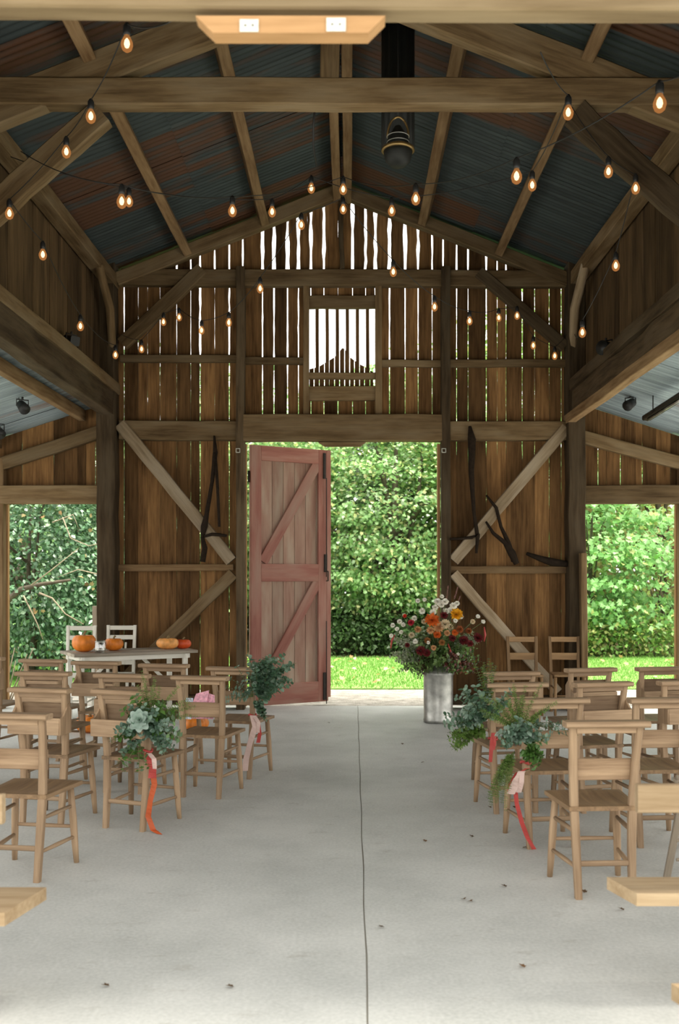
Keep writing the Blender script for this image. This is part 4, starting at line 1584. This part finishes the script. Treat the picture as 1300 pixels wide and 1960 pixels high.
# ---- milk churn and flowers
cx, cy = (839 - VX) * 10.70 / F, 10.70
t = thing('milk_churn', 'galvanised milk churn standing at the right of the doorway', 'milk churn', (cx, cy, 0))
MB().lathe([(.150, 0), (.158, .006), (.161, .03), (.156, .05), (.158, .30), (.159, .50), (.163, .512), (.160, .53), (.145, .565), (.120, .595), (.105, .61), (.104, .66), (.118, .672), (.118, .69), (.104, .69), (.098, .66), (.098, .6)], 40).build('body', M_STEEL, t)
for s_ in (-1, 1):
    MB().tube([(s_ * .105, 0, .655), (s_ * .165, 0, .645), (s_ * .185, 0, .60), (s_ * .165, 0, .51)], .009, 8).build('handle', M_STEEL, t)
MB().lathe([(.1595, .508), (.165, .51), (.165, .52), (.1595, .524)], 40).build('hoop', M_STEEL, t)

FA = Vector((cx, cy, .68))
t = thing('flower_arrangement', 'large autumn flower arrangement in the milk churn', 'flowers', FA)
bpy.context.view_layer.update()
s = Spray()
GRN = [((.11, .20, .05), 3), ((.17, .28, .08), 3), ((.20, .29, .10), 2), ((.06, .10, .03), 2)]
for k in range(190):
    a = random.uniform(0, 2 * math.pi)
    e = random.uniform(-.15, 1.35)
    s.stem((0, 0, -.04), (math.cos(a) * math.cos(e) * 1.2, math.sin(a) * math.cos(e) * .8, math.sin(e) + .1), random.uniform(.24, .48), .35, .085, .6, GRN, 2, 12, start=.15)
s.build('green_foliage', M_GLOSS, T_LEAF, t)
s = Spray()
for k in range(34):
    a = random.uniform(2.3, 3.9)
    s.stem((0, 0, 0), (math.cos(a), random.uniform(-.5, .3), random.uniform(.05, .7)), random.uniform(.36, .56), .35, .06, .6, [((.42, .46, .34), 2), ((.30, .36, .22), 2), ((.55, .56, .46), 1)], 3, 15, start=.3)
for k in range(12):
    s.stem((0, 0, 0), (.9, random.uniform(-.4, .3), random.uniform(.25, .8)), random.uniform(.40, .55), .25, .06, .6, [((.42, .46, .34), 2), ((.30, .36, .22), 2)], 3, 11, start=.45)
s.build('pale_foliage', M_LEAF, T_LEAF, t)
s = Spray()
for k in range(44):
    a = random.uniform(-1.1, .35)
    s.stem((0, 0, .0), (math.cos(a), math.sin(a) - .3, random.uniform(-.05, .55)), random.uniform(.28, .48), .55, .075, .6, [((.15, .04, .03), 3), ((.22, .08, .03), 2), ((.08, .03, .02), 2)], 2, 9, start=.35)
for k in range(12):
    s.stem((0, 0, .0), (-.7, -.5, random.uniform(-.2, .4)), random.uniform(.22, .38), .8, .05, .6, [((.12, .02, .03), 3), ((.07, .02, .02), 2)], 2, 7, start=.4)
s.build('burgundy_foliage', M_GLOSS, T_LEAF, t)
s = Spray()
for k in range(8):
    s.stem((-.02, -.06, .02), (random.uniform(-.6, .3), -.6, .15), random.uniform(.22, .34), 1.7, .022, .3, GRN[:2], 4, 20, r=.002)
s.build('trailing_fern', M_LEAF, T_LEAF, t)


def flower(px, py, r, pal, nm, rings=4, dy=-.34, lab=None):
    r *= 1.2
    p = P(px, py, cy + dy) - FA
    pos, d, n, l, w, c = [], [], [], [], [], []
    out = Vector((p.x * .5, -1.0, .35 + p.z * .3)).normalized()
    o1 = out.orthogonal().normalized()
    o2 = out.cross(o1)
    for k in range(rings):
        cnt = 14 - 2 * k
        tilt = .15 + 1.15 * k / max(1, rings - 1)
        sz = r * (1 - .13 * k)
        for j in range(cnt):
            a = 2 * math.pi * (j + .5 * (k % 2)) / cnt + random.uniform(-.1, .1)
            rad = o1 * math.cos(a) + o2 * math.sin(a)
            pos.append(p + rad * r * .08)
            d.append(rad * math.cos(tilt) + out * math.sin(tilt))
            n.append(out - rad * .3)
            l.append(sz * random.uniform(.9, 1.08))
            w.append(sz * .5)
            c.append(pick(pal, 1, .15)[0])
    o_ = leaves(nm, M_PETAL, np.array(pos), np.array(d), np.array(n), np.array(l), np.array(w), np.array(c), T_ROUND, t)
    if lab: o_['label'] = lab
    st = MB().tube([p, p * .5 + Vector((0, 0, .03)), Vector((0, 0, -.02))], .003, 5)
    st.build('flower_stem', M_STEM, o_)
    return o_


ORG = [((.72, .17, .03), 2), ((.62, .12, .02), 1)]
YEL = [((.80, .42, .02), 2), ((.72, .33, .015), 1)]
WHT = [((.92, .90, .82), 2), ((.86, .82, .72), 1)]
CRM = [((.72, .62, .42), 2), ((.66, .52, .33), 1)]
PCH = [((.66, .38, .18), 2), ((.58, .30, .14), 1)]
BUR = [((.16, .02, .02), 2), ((.10, .015, .02), 1)]
flower(827, 1187, .062, ORG, 'orange_dahlia', 5)
flower(874, 1176, .056, YEL, 'yellow_dahlia', 5)
flower(852, 1195, .046, CRM, 'cream_rose', 4)
flower(840, 1200, .050, PCH, 'peach_rose', 4)
flower(837, 1215, .035, ORG, 'orange_rose', 4)
flower(871, 1211, .03, ORG, 'orange_rose', 3)
flower(824, 1207, .034, PCH, 'peach_rose', 3)
flower(850, 1178, .034, BUR, 'rust_chrysanthemum', 3)
flower(806, 1246, .045, BUR, 'burgundy_dahlia', 4)
flower(817, 1250, .036, BUR, 'burgundy_dahlia', 4)
flower(915, 1221, .045, BUR, 'burgundy_dahlia', 4, -.15)
flower(888, 1226, .045, BUR, 'burgundy_dahlia', 4, -.2)
flower(787, 1192, .03, [((.45, .03, .05), 1)], 'crimson_bloom', 3)
flower(775, 1179, .018, [((.7, .05, .03), 1)], 'crimson_bloom', 3)
for (px, py, r) in ((838, 1152, .034), (845, 1158, .03), (852, 1152, .032), (854, 1170, .03), (829, 1172, .030), (808, 1170, .030), (793, 1184, .026), (868, 1160, .034), (881, 1180, .028), (872, 1188, .022), (833, 1163, .028), (862, 1168, .026), (749, 1217, .020), (752, 1197, .022), (768, 1210, .02), (765, 1190, .024), (820, 1230, .016), (877, 1252, .014), (800, 1150, .022), (813, 1148, .020), (875, 1155, .024), (846, 1142, .02)):
    flower(px, py, r, WHT, 'white_bloom', 3, random.uniform(-.38, -.15))
for (px, py, r, pal, nm) in ((800, 1205, .032, PCH, 'peach_rose'), (788, 1216, .028, CRM, 'cream_rose'), (862, 1200, .03, CRM, 'cream_rose'), (866, 1222, .032, BUR, 'rust_chrysanthemum'), (880, 1205, .034, [((.30, .09, .03), 1)], 'rust_chrysanthemum'), (897, 1208, .03, [((.30, .09, .03), 1)], 'rust_chrysanthemum'), (812, 1190, .026, CRM, 'cream_rose'), (818, 1226, .03, [((.36, .16, .05), 1)], 'bronze_bloom'), (846, 1230, .03, [((.36, .16, .05), 1)], 'bronze_bloom'), (795, 1228, .024, WHT, 'white_bloom'), (905, 1190, .024, CRM, 'cream_rose'), (780, 1235, .022, BUR, 'burgundy_dahlia'), (830, 1240, .026, PCH, 'peach_rose'), (900, 1232, .03, BUR, 'burgundy_dahlia'), (856, 1212, .028, PCH, 'peach_rose'), (772, 1196, .022, WHT, 'white_bloom'), (760, 1204, .02, WHT, 'white_bloom'), (915, 1180, .02, WHT, 'white_bloom'), (925, 1190, .02, WHT, 'white_bloom')):
    flower(px, py, r, pal, nm, 3, random.uniform(-.36, -.22))
for (pts) in ([(852, 1165), (854, 1145), (862, 1128)], [(866, 1160), (870, 1145), (877, 1129)], [(870, 1168), (876, 1156), (880, 1145)]):
    s = Spray()
    q = [P(x, y, cy - .08) - FA for x, y in pts]
    dv = q[2] - q[0]
    s.stem(q[0], dv, dv.length * 1.15, -.1, .026, .3, [((.36, .20, .17), 2), ((.28, .13, .12), 1)], 4, 24, r=.002, ang=.45, start=.35)
    s.build('plume', M_PETAL, T_LEAF, t)
for pts in ([(756, 1215), (750, 1226), (748, 1242)], [(858, 1232), (863, 1248), (864, 1272)], [(927, 1200), (929, 1215), (927, 1228)]):
    q = [P(x, y, cy - .2) - FA for x, y in pts]
    MB().tube(q, [.006, .012, .005], 7).build('amaranth_tassel', M_RIB_RED, t)

# ---- fallen leaves on the concrete
for i, (px, py) in enumerate(((632, 1385), (770, 1426), (806, 1461), (905, 1604), (1000, 1625), (815, 1613), (886, 1722), (898, 1726), (970, 1700), (736, 1777), (1118, 1711), (985, 1548), (940, 1548), (448, 1892), (210, 1890), (1005, 1855), (1195, 1745))):
    Y = F * CH / (py - VY)
    p = np.array([[(px - VX) * Y / F, Y, .006]])
    a = random.uniform(0, 6.28)
    o_ = leaves('fallen_leaf', M_PETAL, p, np.array([[math.cos(a), math.sin(a) * 1.2, .25]]), np.array([[.2 * math.sin(a), .1, 1.0]]), .035, .026, pick([((.18, .10, .045), 2), ((.12, .075, .04), 1)], 1), T_MAPLE)
    tag(o_, 'small dry brown leaf lying on the pale concrete aisle', 'leaf', 'dry leaves on the floor')

# ================================================================== overhead fittings
# flue and hanging lantern
fy = 7.95
fp = P(762, 0, fy)
t = thing('flue', 'dark fluted flue hanging from the roof right of the ridge', 'flue', (fp.x, fy, P(0, 290, fy).z))
zt2 = roof_z(fp.x) - .075 - t.location.z
m_ = MB()
m_.lathe([(.124, 0), (.124, zt2 * .5), (.124, zt2)], 48, mod=lambda a, z: 1 + .07 * math.cos(12 * a))
m_.build('pipe', M_FLUE, t)
MB().lathe([(.124, -.01), (.13, 0), (.124, .02)], 32).build('collar', M_FLUE, t)
ly = 7.66
lp = P(762, 300, ly)
t = thing('hanging_lantern', 'dark ship-style hanging lantern with arched handle', 'lantern', lp)
k_ = ly / F
MB().lathe([(.0005, -20 * k_), (14 * k_, -18 * k_), (24 * k_, -8 * k_), (27 * k_, 4 * k_), (28 * k_, 12 * k_)], 28).build('bowl', M_FLUE, t)
MB().lathe([(28 * k_, 10 * k_), (32 * k_, 11 * k_), (31 * k_, 16 * k_), (24 * k_, 20 * k_)], 28).build('rim', M_BRASS, t)
MB().lathe([(24 * k_, 18 * k_), (21 * k_, 26 * k_), (20 * k_, 38 * k_), (12 * k_, 48 * k_), (6 * k_, 58 * k_), (.002, 60 * k_)], 28).build('cage', M_FLUE, t)
for z in (27, 38):
    MB().tube([(21 * k_ * math.cos(a), 21 * k_ * math.sin(a), z * k_) for a in np.linspace(0, 2 * math.pi, 25)], .004, 6).build('ring', M_STEEL, t)
MB().tube([(20 * k_ * math.cos(a), 0, (38 + 38 * math.sin(a)) * k_) for a in np.linspace(0, math.pi, 17)], .009, 8).build('bail_handle', M_BRASS, t)
MB().tube([(0, 0, 76 * k_), (0, 0, roof_z(lp.x) - lp.z + .03)], .004, 6).build('hanging_wire', M_CABLE, t)
# loose cable by the ridge
m_ = MB().tube([P(603, 205, 7.45), P(600, 240, 7.5), P(600, 280, 7.6), P(606, 318, 7.8)], .008, 6)
tag(m_.build('loose_cable', M_CABLE), 'loose dark cable dangling from the middle tie beam', 'cable')


def spot(name, label, p, aim, r=.055, L=.14, top=.12, box=False):
    t = thing(name, label, 'lamp', p, 0, 'spot and flood lamps')
    d = Vector(aim).normalized()
    if box:
        MB().beam(-d * L / 2, d * L / 2, r * 2, r * 1.7, (0, 0, 1), .01).build('housing', M_BLACK, t)
    else:
        MB().tube([-d * L / 2, -d * L * .35, d * L * .2, d * L / 2], [r * .6, r * .85, r, r * 1.08], 14).build('housing', M_BLACK, t)
    side = d.cross(Vector((0, 0, 1))).normalized()
    MB().tube([side * r * 1.15, side * r * 1.15 + Vector((0, 0, top * .7)), -side * r * 1.15 + Vector((0, 0, top * .7)), -side * r * 1.15], .007, 6).build('bracket', M_BLACK, t)
    MB().tube([Vector((0, 0, top * .7)), Vector((0, 0, top))], .012, 6).build('stem', M_BLACK, t)
    MB().tube([-d * L / 2, -d * L * .8 + Vector((0, 0, .04)), -d * L * .7 + Vector((0, 0, top * .9))], .005, 6).build('cable', M_CABLE, t)
    return t


spot('spotlight', 'black spotlight under the left lean-to roof', P(43, 778, 10.45), (.5, -.6, -.5), .055, .15, .10)
spot('spotlight', 'black spotlight at the left edge under the lean-to roof', P(-3, 826, 10.9), (.5, -.6, -.5), .055, .15, .12)
spot('spotlight', 'black spotlight under the right lean-to roof', P(1207, 773, 10.9), (-.6, -.6, -.4), .055, .15, .10)
spot('floodlight', 'small black box lamp high on the left nave wall', P(137, 652, 10.05), (.8, -.6, -.2), .055, .12, .09, True)
spot('floodlight', 'small round dark lamp high on the right nave wall', P(1160, 666, 10.1), (-.8, -.6, -.1), .07, .13, .10)
p0, p1 = P(1238, 800, 10.8), P(1330, 742, 9.3)
t = thing('batten_light', 'dark glossy strip light hung under the right lean-to roof', 'strip light', (p0 + p1) / 2)
MB().beam(p0 - t.location, p1 - t.location, .10, .06, (0, 0, 1), .012).build('casing', M_TUBE, t)
dn = (p1 - p0).normalized()
MB().tube([p0 - t.location + dn * .1 + Vector((-.02, 0, -.045)), p1 - t.location - dn * .1 + Vector((-.02, 0, -.045))], .013, 8).build('tube', M_STEEL, t)
for f in (.15, .8):
    q = p0.lerp(p1, f)
    MB().tube([q - t.location, Vector((q.x, q.y, 3.66 - .325 * (abs(q.x - XC) - HALF - .02))) - t.location], .006, 6).build('cord', M_CABLE, t)

# ---- festoon strings
BULB_R = .031
_bulb = {}


def bulb_meshes():
    g_ = MB().lathe([(.0005, -.045), (.012, -.043), (.024, -.033), (BULB_R, -.012), (.030, .004), (.022, .022), (.0145, .036), (.013, .046)], 16)
    f_ = MB().lathe([(.0005, -.026), (.010, -.020), (.0155, -.004), (.0125, .012), (.005, .024), (.0005, .028)], 10)
    k_2 = MB().lathe([(.0145, .040), (.019, .044), (.0205, .060), (.0195, .085), (.013, .096), (.008, .105)], 12)
    return g_, f_, k_2


def light_string(label, pts, anchors):
    """a cable with sockets and bulbs; pts are (px, py, depth) of bulb centres"""
    q = [P(*p) for p in pts]
    t = thing('light_string', label, 'string lights', q[0] + Vector((0, 0, .1)), 0, 'festoon strings overhead')
    L = t.location.copy()
    path = []
    tops = [v + Vector((0, 0, .10)) for v in q]
    ext = ([P(*anchors[0])] if anchors[0] else []) + tops + ([P(*anchors[1])] if anchors[1] else [])
    for i in range(len(ext) - 1):
        a, b = ext[i], ext[i + 1]
        sag = .05 * (b - a).length
        for k in range(8):
            f = k / 8
            path.append(a.lerp(b, f) - Vector((0, 0, sag * 4 * f * (1 - f) * .6)) - L)
    path.append(ext[-1] - L)
    MB().tube(path, .0035, 5).build('cable', M_CABLE, t)
    for v in q:
        if not _bulb:
            g_, f_, k_3 = bulb_meshes()
            b = g_.build('bulb', M_BULB, t)
            f = f_.build('filament', M_GLOW, b)
            s_ = k_3.build('socket', M_BLACK, b)
            _bulb['b'] = (b, f, s_)
        else:
            b = _bulb['b'][0].copy(); COL.objects.link(b); b.parent = t
            for src in _bulb['b'][1:]:
                c_ = src.copy(); COL.objects.link(c_); c_.parent = b
        b.location = v - L
    return t


light_string('string of bulbs running back along the left eaves from the near lintel', [(243, 83, 5.1), (174, 222, 6.1), (127, 290, 6.8), (18, 408, 7.2), (82, 487, 7.7), (154, 624, 8.9), (221, 679, 10.6)], ((330, 40, 4.4), (226, 640, 11.6)))
light_string('string of bulbs swooping between the left eaves and the near right', [(233, 385, 6.1), (445, 403, 7.1), (657, 362, 8.0), (796, 380, 6.8), (989, 337, 5.6), (1263, 197, 4.6)], ((40, 290, 7.25), (1330, 130, 4.2)))
light_string('string of bulbs crossing under the roof just behind the tie beam', [(247, 385, 7.6), (521, 405, 8.0), (596, 360, 8.3), (750, 403, 8.0), (1019, 354, 7.2), (1088, 215, 5.9)], ((20, 300, 7.4), (1035, 100, 5.0)))
light_string('string of bulbs descending from the ridge to the left corner post', [(657, 400, 8.7), (577, 430, 8.8), (498, 552, 9.2), (438, 617, 10.0), (386, 632, 10.4), (343, 607, 11.1), (313, 616, 11.1), (271, 668, 11.2)], ((655, 372, 8.6), (232, 640, 11.6)))
light_string('string of bulbs descending to the right corner post', [(753, 520, 8.8), (832, 587, 9.4), (899, 614, 10.1), (955, 608, 10.9), (990, 604, 11.0), (1021, 661, 11.1), (1062, 681, 11.2)], ((660, 385, 8.7), (1085, 640, 11.6)))
light_string('string of bulbs along the right eaves beside the knee brace', [(1165, 328, 6.9), (1217, 360, 7.2), (1179, 508, 7.7), (1115, 636, 8.3)], ((1095, 205, 7.2), (1100, 640, 11.0)))

# ================================================================== OUTSIDE
mb = MB()
mb.prism([(-14, 12.05, -.04), (14, 12.05, -.04), (14, 14.15, -.04), (-14, 14.15, -.04)], (0, 0, -.1))
struct('gravel_path', mb, M_GRAVEL, 'gravel strip outside the far doorway')
mb = MB()
mb.prism([(-16, 14.15, -.02), (18, 14.15, -.02), (18, 19.6, -.02), (-16, 19.6, -.02)], (0, 0, -.1))
struct('lawn', mb, M_LAWN, 'bright green lawn beyond the gravel')
mb = MB()
mb.prism([(-25, 19.6, -.03), (25, 19.6, -.03), (25, 45, -.03), (-25, 45, -.03)], (0, 0, -.1))
struct('ground', mb, M_EARTH, 'dark earth beneath the trees')
mb = MB()
mb.prism([(-25, -25, -.16), (25, -25, -.16), (25, 12.0, -.16), (-25, 12.0, -.16)], (0, 0, -.1))
struct('ground_front', mb, M_GRAVEL, 'gravel yard around the barn')

n = 42000
pos = np.stack([RNG.uniform(-6.5, 9.0, n), RNG.uniform(14.15, 19.6, n), np.full(n, -.02)], 1)
d = np.stack([RNG.normal(0, .35, n), RNG.normal(0, .35, n), np.ones(n)], 1)
nr = np.stack([RNG.normal(0, .5, n), -np.ones(n), RNG.normal(0, .3, n)], 1)
g_ = leaves('grass', M_GRASS, pos, d, nr, RNG.uniform(.03, .065, n), .012, pick([((.22, .42, .10), 4), ((.28, .48, .13), 3), ((.18, .35, .08), 2), ((.36, .46, .18), .5)], n), T_BLADE)
tag(g_, 'short bright grass of the lawn', 'grass', kind='stuff')
n = 130
pos = np.stack([RNG.uniform(-3, 7.0, n), RNG.uniform(14.2, 19.0, n), np.full(n, .03)], 1)
d = np.stack([RNG.normal(0, 1, n), RNG.normal(0, 1, n), RNG.uniform(0, .5, n)], 1)
nr = np.stack([RNG.normal(0, .3, n), RNG.normal(-.3, .3, n), np.ones(n)], 1)
g_ = leaves('leaf_litter', M_PETAL, pos, d, nr, RNG.uniform(.06, .11, n), .08, pick([((.52, .40, .17), 2), ((.42, .26, .12), 2), ((.62, .52, .30), 1)], n), T_MAPLE)
tag(g_, 'scattered yellow autumn leaves on the lawn', 'leaves', kind='stuff')


def tree(name, label, cat, c, R, nclump, per, leaf, palette, trunk=True, flat=.35, tmpl=T_DIAM, mat=None, group='trees and shrubs beyond the barn', shell=.55, droop=.35, cl=.55, zmin=.1, trunk_r=.14):
    """crown of leafy sprays on a trunk with limbs"""
    base = Vector((c[0], c[1], -.05))
    t = thing(name, label, cat, base, 0, group)
    c0 = np.array([0, 0, c[2] + .05])
    u = unit(RNG.normal(0, 1, (nclump, 3)))
    rad = RNG.uniform(shell, 1, (nclump, 1)) ** .7
    cc = c0 + u * rad * np.array(R)
    cc[:, 2] = np.maximum(cc[:, 2], zmin + RNG.uniform(0, .3, nclump))
    out = unit((cc - c0) / np.array(R))
    k = nclump * per
    ci = np.repeat(np.arange(nclump), per)
    loc = RNG.normal(0, 1, (k, 3)) * np.array([cl, cl, cl * flat])
    loc[:, 2] -= droop * (loc[:, 0] ** 2 + loc[:, 1] ** 2) ** .5 * .5
    pos = cc[ci] + loc
    pos[:, 2] = np.maximum(pos[:, 2], .02)
    d = out[ci] * .7 + RNG.normal(0, .6, (k, 3)) + np.array([0, 0, -.35])
    nr = np.array([0, 0, 1.0]) + RNG.normal(0, .45, (k, 3)) + out[ci] * .9
    shade = np.repeat(RNG.uniform(.75, 1.55, nclump), per)[:, None]
    col = pick(palette, k, .25) * shade
    leaves('crown', mat or M_LEAF, pos, d, nr, RNG.uniform(.7, 1.25, k) * leaf, RNG.uniform(.6, .85, k) * leaf, col, tmpl, t)
    if trunk:
        m_ = MB()
        top = Vector((0, 0, c[2] + R[2] * .4))
        m_.tube([(0, 0, 0), (.06, 0, c[2] * .4), (-.05, .03, c[2] * .8), top], [trunk_r, trunk_r * .8, trunk_r * .55, trunk_r * .2], 9)
        for i in range(9):
            b = cc[RNG.integers(nclump)]
            a = Vector((0, 0, max(.2, c[2] * random.uniform(.3, .9))))
            mid = (a + Vector(b)) / 2 + Vector((random.uniform(-.2, .2), random.uniform(-.2, .2), .25))
            m_.tube([a, mid, b], [trunk_r * .4, trunk_r * .25, trunk_r * .08], 6)
        m_.build('trunk', M_BARK, t)
    return t


MAPLE = [((.25, .42, .16), 4), ((.34, .51, .24), 4), ((.16, .31, .10), 2.5), ((.54, .57, .26), 1.6), ((.64, .61, .33), .7), ((.50, .61, .44), 1.4)]
MID = [((.18, .32, .08), 3), ((.24, .40, .11), 3), ((.13, .24, .05), 2), ((.42, .44, .14), .7)]
DRK = [((.05, .10, .03), 3), ((.08, .15, .045), 3), ((.035, .07, .022), 2)]
EVG = [((.07, .15, .075), 4), ((.11, .21, .11), 3), ((.20, .31, .19), 1.5), ((.30, .26, .12), .1)]
HAZ = [((.22, .42, .16), 4), ((.30, .50, .22), 3), ((.17, .32, .10), 2), ((.48, .52, .20), .6)]
OLV = [((.38, .38, .15), 3), ((.30, .33, .12), 3), ((.50, .46, .20), 1.5), ((.30, .19, .09), 1)]

tree('sycamore_tree', 'bright green sycamore filling the doorway beyond the lawn', 'tree', (1.0, 21.5, 3.35), (3.2, 1.5, 2.7), 360, 110, .096, MAPLE, tmpl=T_MAPLE, zmin=1.0, cl=.40, trunk_r=.18, flat=.26)
tree('sycamore_tree', 'yellowing sycamore behind the red door', 'tree', (-2.9, 22.3, 3.6), (2.4, 1.5, 2.8), 190, 90, .10, MAPLE, tmpl=T_MAPLE, zmin=.9, cl=.42)
tree('broadleaf_tree', 'mid green tree behind the far right chairs', 'tree', (3.6, 23.6, 4.1), (2.6, 1.6, 3.7), 120, 60, .17, MID, cl=.5, zmin=.6)
tree('broadleaf_tree', 'shaded dark tree deep behind the doorway sycamore', 'tree', (0.4, 25.5, 3.0), (4.6, 1.6, 3.2), 190, 60, .20, DRK, cl=.6, zmin=.1)
tree('broadleaf_tree', 'dark tree deep behind the red door', 'tree', (-6.2, 25.5, 3.8), (4.2, 1.6, 4.0), 170, 60, .20, DRK, cl=.6, zmin=.1)
tree('broadleaf_tree', 'olive brown tree deep behind the right opening', 'tree', (7.8, 25.0, 4.0), (4.2, 1.6, 4.2), 170, 60, .19, OLV, cl=.6, zmin=.1)
tree('broadleaf_tree', 'tall green tree at the right of the gable', 'tree', (5.0, 24.8, 5.0), (2.4, 1.5, 4.0), 120, 55, .18, MID, cl=.55, zmin=.2)
for i, (x, lab) in enumerate(((-11.0, 'tall dark tree far out at the left'), (-4.0, 'furthest dark tree behind the left wall'), (3.0, 'furthest tree behind the doorway'), (10.5, 'furthest olive tree at the right'))):
    tree('broadleaf_tree', lab, 'tree', (x, 29.0, 2.9), (4.2, 1.4, 3.3 if i in (1, 2) else 4.6), 170, 60, .26, [DRK, DRK, MID, OLV][i], cl=.75, zmin=.1)
tree('hazel_shrub', 'hazel with layered sprays in the right opening', 'tree', (5.0, 20.6, 2.0), (1.3, 1.1, 2.1), 70, 66, .135, HAZ, tmpl=T_MAPLE, flat=.12, droop=.12, cl=.45, zmin=.7, trunk_r=.05)
tree('hazel_shrub', 'brighter hazel at the outer side of the right opening', 'tree', (6.6, 21.0, 1.5), (1.2, 1.0, 1.6), 40, 60, .13, HAZ, flat=.18, droop=.15, cl=.45, zmin=.3, trunk_r=.05)
tree('evergreen_shrub', 'dark evergreen shrub filling the left opening', 'shrub', (-5.0, 15.6, 2.0), (1.5, .9, 2.2), 190, 62, .085, EVG, mat=M_GLOSS, cl=.26, zmin=.15, shell=.35, flat=.7, trunk_r=.06)
tree('evergreen_shrub', 'evergreen shrub behind the white chairs', 'shrub', (-3.9, 16.2, 1.5), (.9, .9, 1.9), 90, 60, .085, EVG, mat=M_GLOSS, cl=.28, zmin=.1, shell=.35, flat=.7, trunk_r=.06)
tree('broadleaf_tree', 'dark tree behind the evergreen shrubs in the left opening', 'tree', (-6.2, 19.0, 3.0), (2.6, 1.4, 3.4), 120, 60, .15, DRK + MAPLE[:1], cl=.5, zmin=.1)
for i, (x, y, r) in enumerate(((-.9, 20.3, .8), (.3, 20.6, .9), (1.6, 20.4, .9), (2.7, 20.5, .8), (3.9, 20.3, .8), (5.0, 20.0, .7), (6.2, 20.1, .8))):
    labs = ['low dark undergrowth bush just right of the red door', 'low dark bush under the middle of the doorway', 'low bush behind the flower arrangement', 'low bush hidden behind the wall right of the doorway', 'low bush behind the far wall chairs', 'low green bramble at the left of the right opening', 'low bramble at the outer side of the right opening']
    tree('undergrowth_bush', labs[i], 'bush', (x, y, .38), (r, .5, .42), 26, 50, .10, (DRK if i < 4 else MID + OLV[:1]), trunk=False, cl=.26, zmin=.03, flat=.8, shell=.2)

# bare twigs and a leaning branch in the left opening
t = thing('bare_branch', 'pale bare branch with twigs arching through the left opening', 'branch', P(60, 1150, 14.6))
L = t.location.copy()
MB().tube([P(14, 1150, 14.7) - L, P(40, 1128, 14.6) - L, P(80, 1118, 14.5) - L, P(135, 1110, 14.5) - L], [.05, .04, .03, .02], 8).build('limb', M_BARK, t)
for pts, r in (([(75, 1135), (100, 1145), (125, 1175), (160, 1195)], .016), ([(45, 1140), (60, 1170), (72, 1195), (82, 1224)], .013), ([(120, 990), (135, 1030), (170, 1045), (192, 1040)], .011), ([(100, 1000), (140, 985), (150, 1010)], .010), ([(60, 1120), (100, 1090), (150, 1050)], .012), ([(190, 1100), (150, 1090), (110, 1105)], .010)):
    m_ = MB().tube([P(x, y, 14.4) - L for x, y in pts], list(np.linspace(r, r * .4, len(pts))), 6)
    m_.build('twig', M_TWIG, t)
n = 26
px = RNG.uniform(15, 190, n); py = RNG.uniform(970, 1190, n)
pos = np.array([P(a, b, 14.35) - L for a, b in zip(px, py)])
leaves('dead_leaf_cluster', M_LEAF, pos, RNG.normal(0, 1, (n, 3)) + np.array([0, 0, -.6]), RNG.normal(0, .5, (n, 3)) + np.array([0, -1, .5]), .08, .06, pick([((.36, .29, .13), 2), ((.28, .18, .08), 1), ((.28, .38, .24), 2)], n), T_MAPLE, t)['kind'] = 'stuff'
# stray stalks at the left opening foot
t = thing('dry_stalks', 'dry yellow stalks at the foot of the left opening', 'plant', P(40, 1290, 13.0))
L = t.location.copy()
for (a, b) in (((6, 1339), (28, 1240)), ((18, 1339), (52, 1252)), ((22, 1339), (64, 1240)), ((14, 1339), (30, 1265))):
    MB().tube([P(*a, 13.0) - L, P(*b, 12.9) - L], [.012, .006], 6).build('stalk', M_TWIG, t)
# grey fence post by the left opening
m_ = MB().beam(P(182, 1330, 13.2), P(182, 1160, 13.2), .06, .06, (0, 1, 0), .004)
tag(m_.build('fence_post', M_GREYWOOD), 'grey wooden post outside, beside the left corner post', 'post')

# ================================================================== LIGHT
w = bpy.data.worlds.new('overcast_sky')
scene.world = w
w.use_nodes = True
nt = w.node_tree
nt.nodes.clear()
out = nt.nodes.new('ShaderNodeOutputWorld')
bg = nt.nodes.new('ShaderNodeBackground')
bg.inputs['Color'].default_value = (1.0, 0.98, 0.94, 1)
bg.inputs['Strength'].default_value = 1.0
nt.links.new(bg.outputs[0], out.inputs['Surface'])

sd = bpy.data.lights.new('veiled_sun', 'SUN')
sd.energy = 4.6
sd.angle = math.radians(25)
sd.color = (1.0, .95, .84)
so = bpy.data.objects.new('veiled_sun', sd)
COL.objects.link(so)
so.rotation_euler = Vector((-.35, .12, -.93)).to_track_quat('-Z', 'Y').to_euler()

# ------------------------------------------------------------------ view
scene.view_settings.view_transform = 'Standard'
scene.view_settings.look = 'None'
scene.view_settings.gamma = 1
scene.view_settings.exposure = 1.45
scene.view_settings.use_curve_mapping = False
cy_ = scene.cycles
cy_.use_denoising = True
cy_.max_bounces = 9
cy_.diffuse_bounces = 6
cy_.glossy_bounces = 3
cy_.transmission_bounces = 4
cy_.transparent_max_bounces = 8
cy_.sample_clamp_indirect = 6
cy_.caustics_reflective = False
cy_.caustics_refractive = False
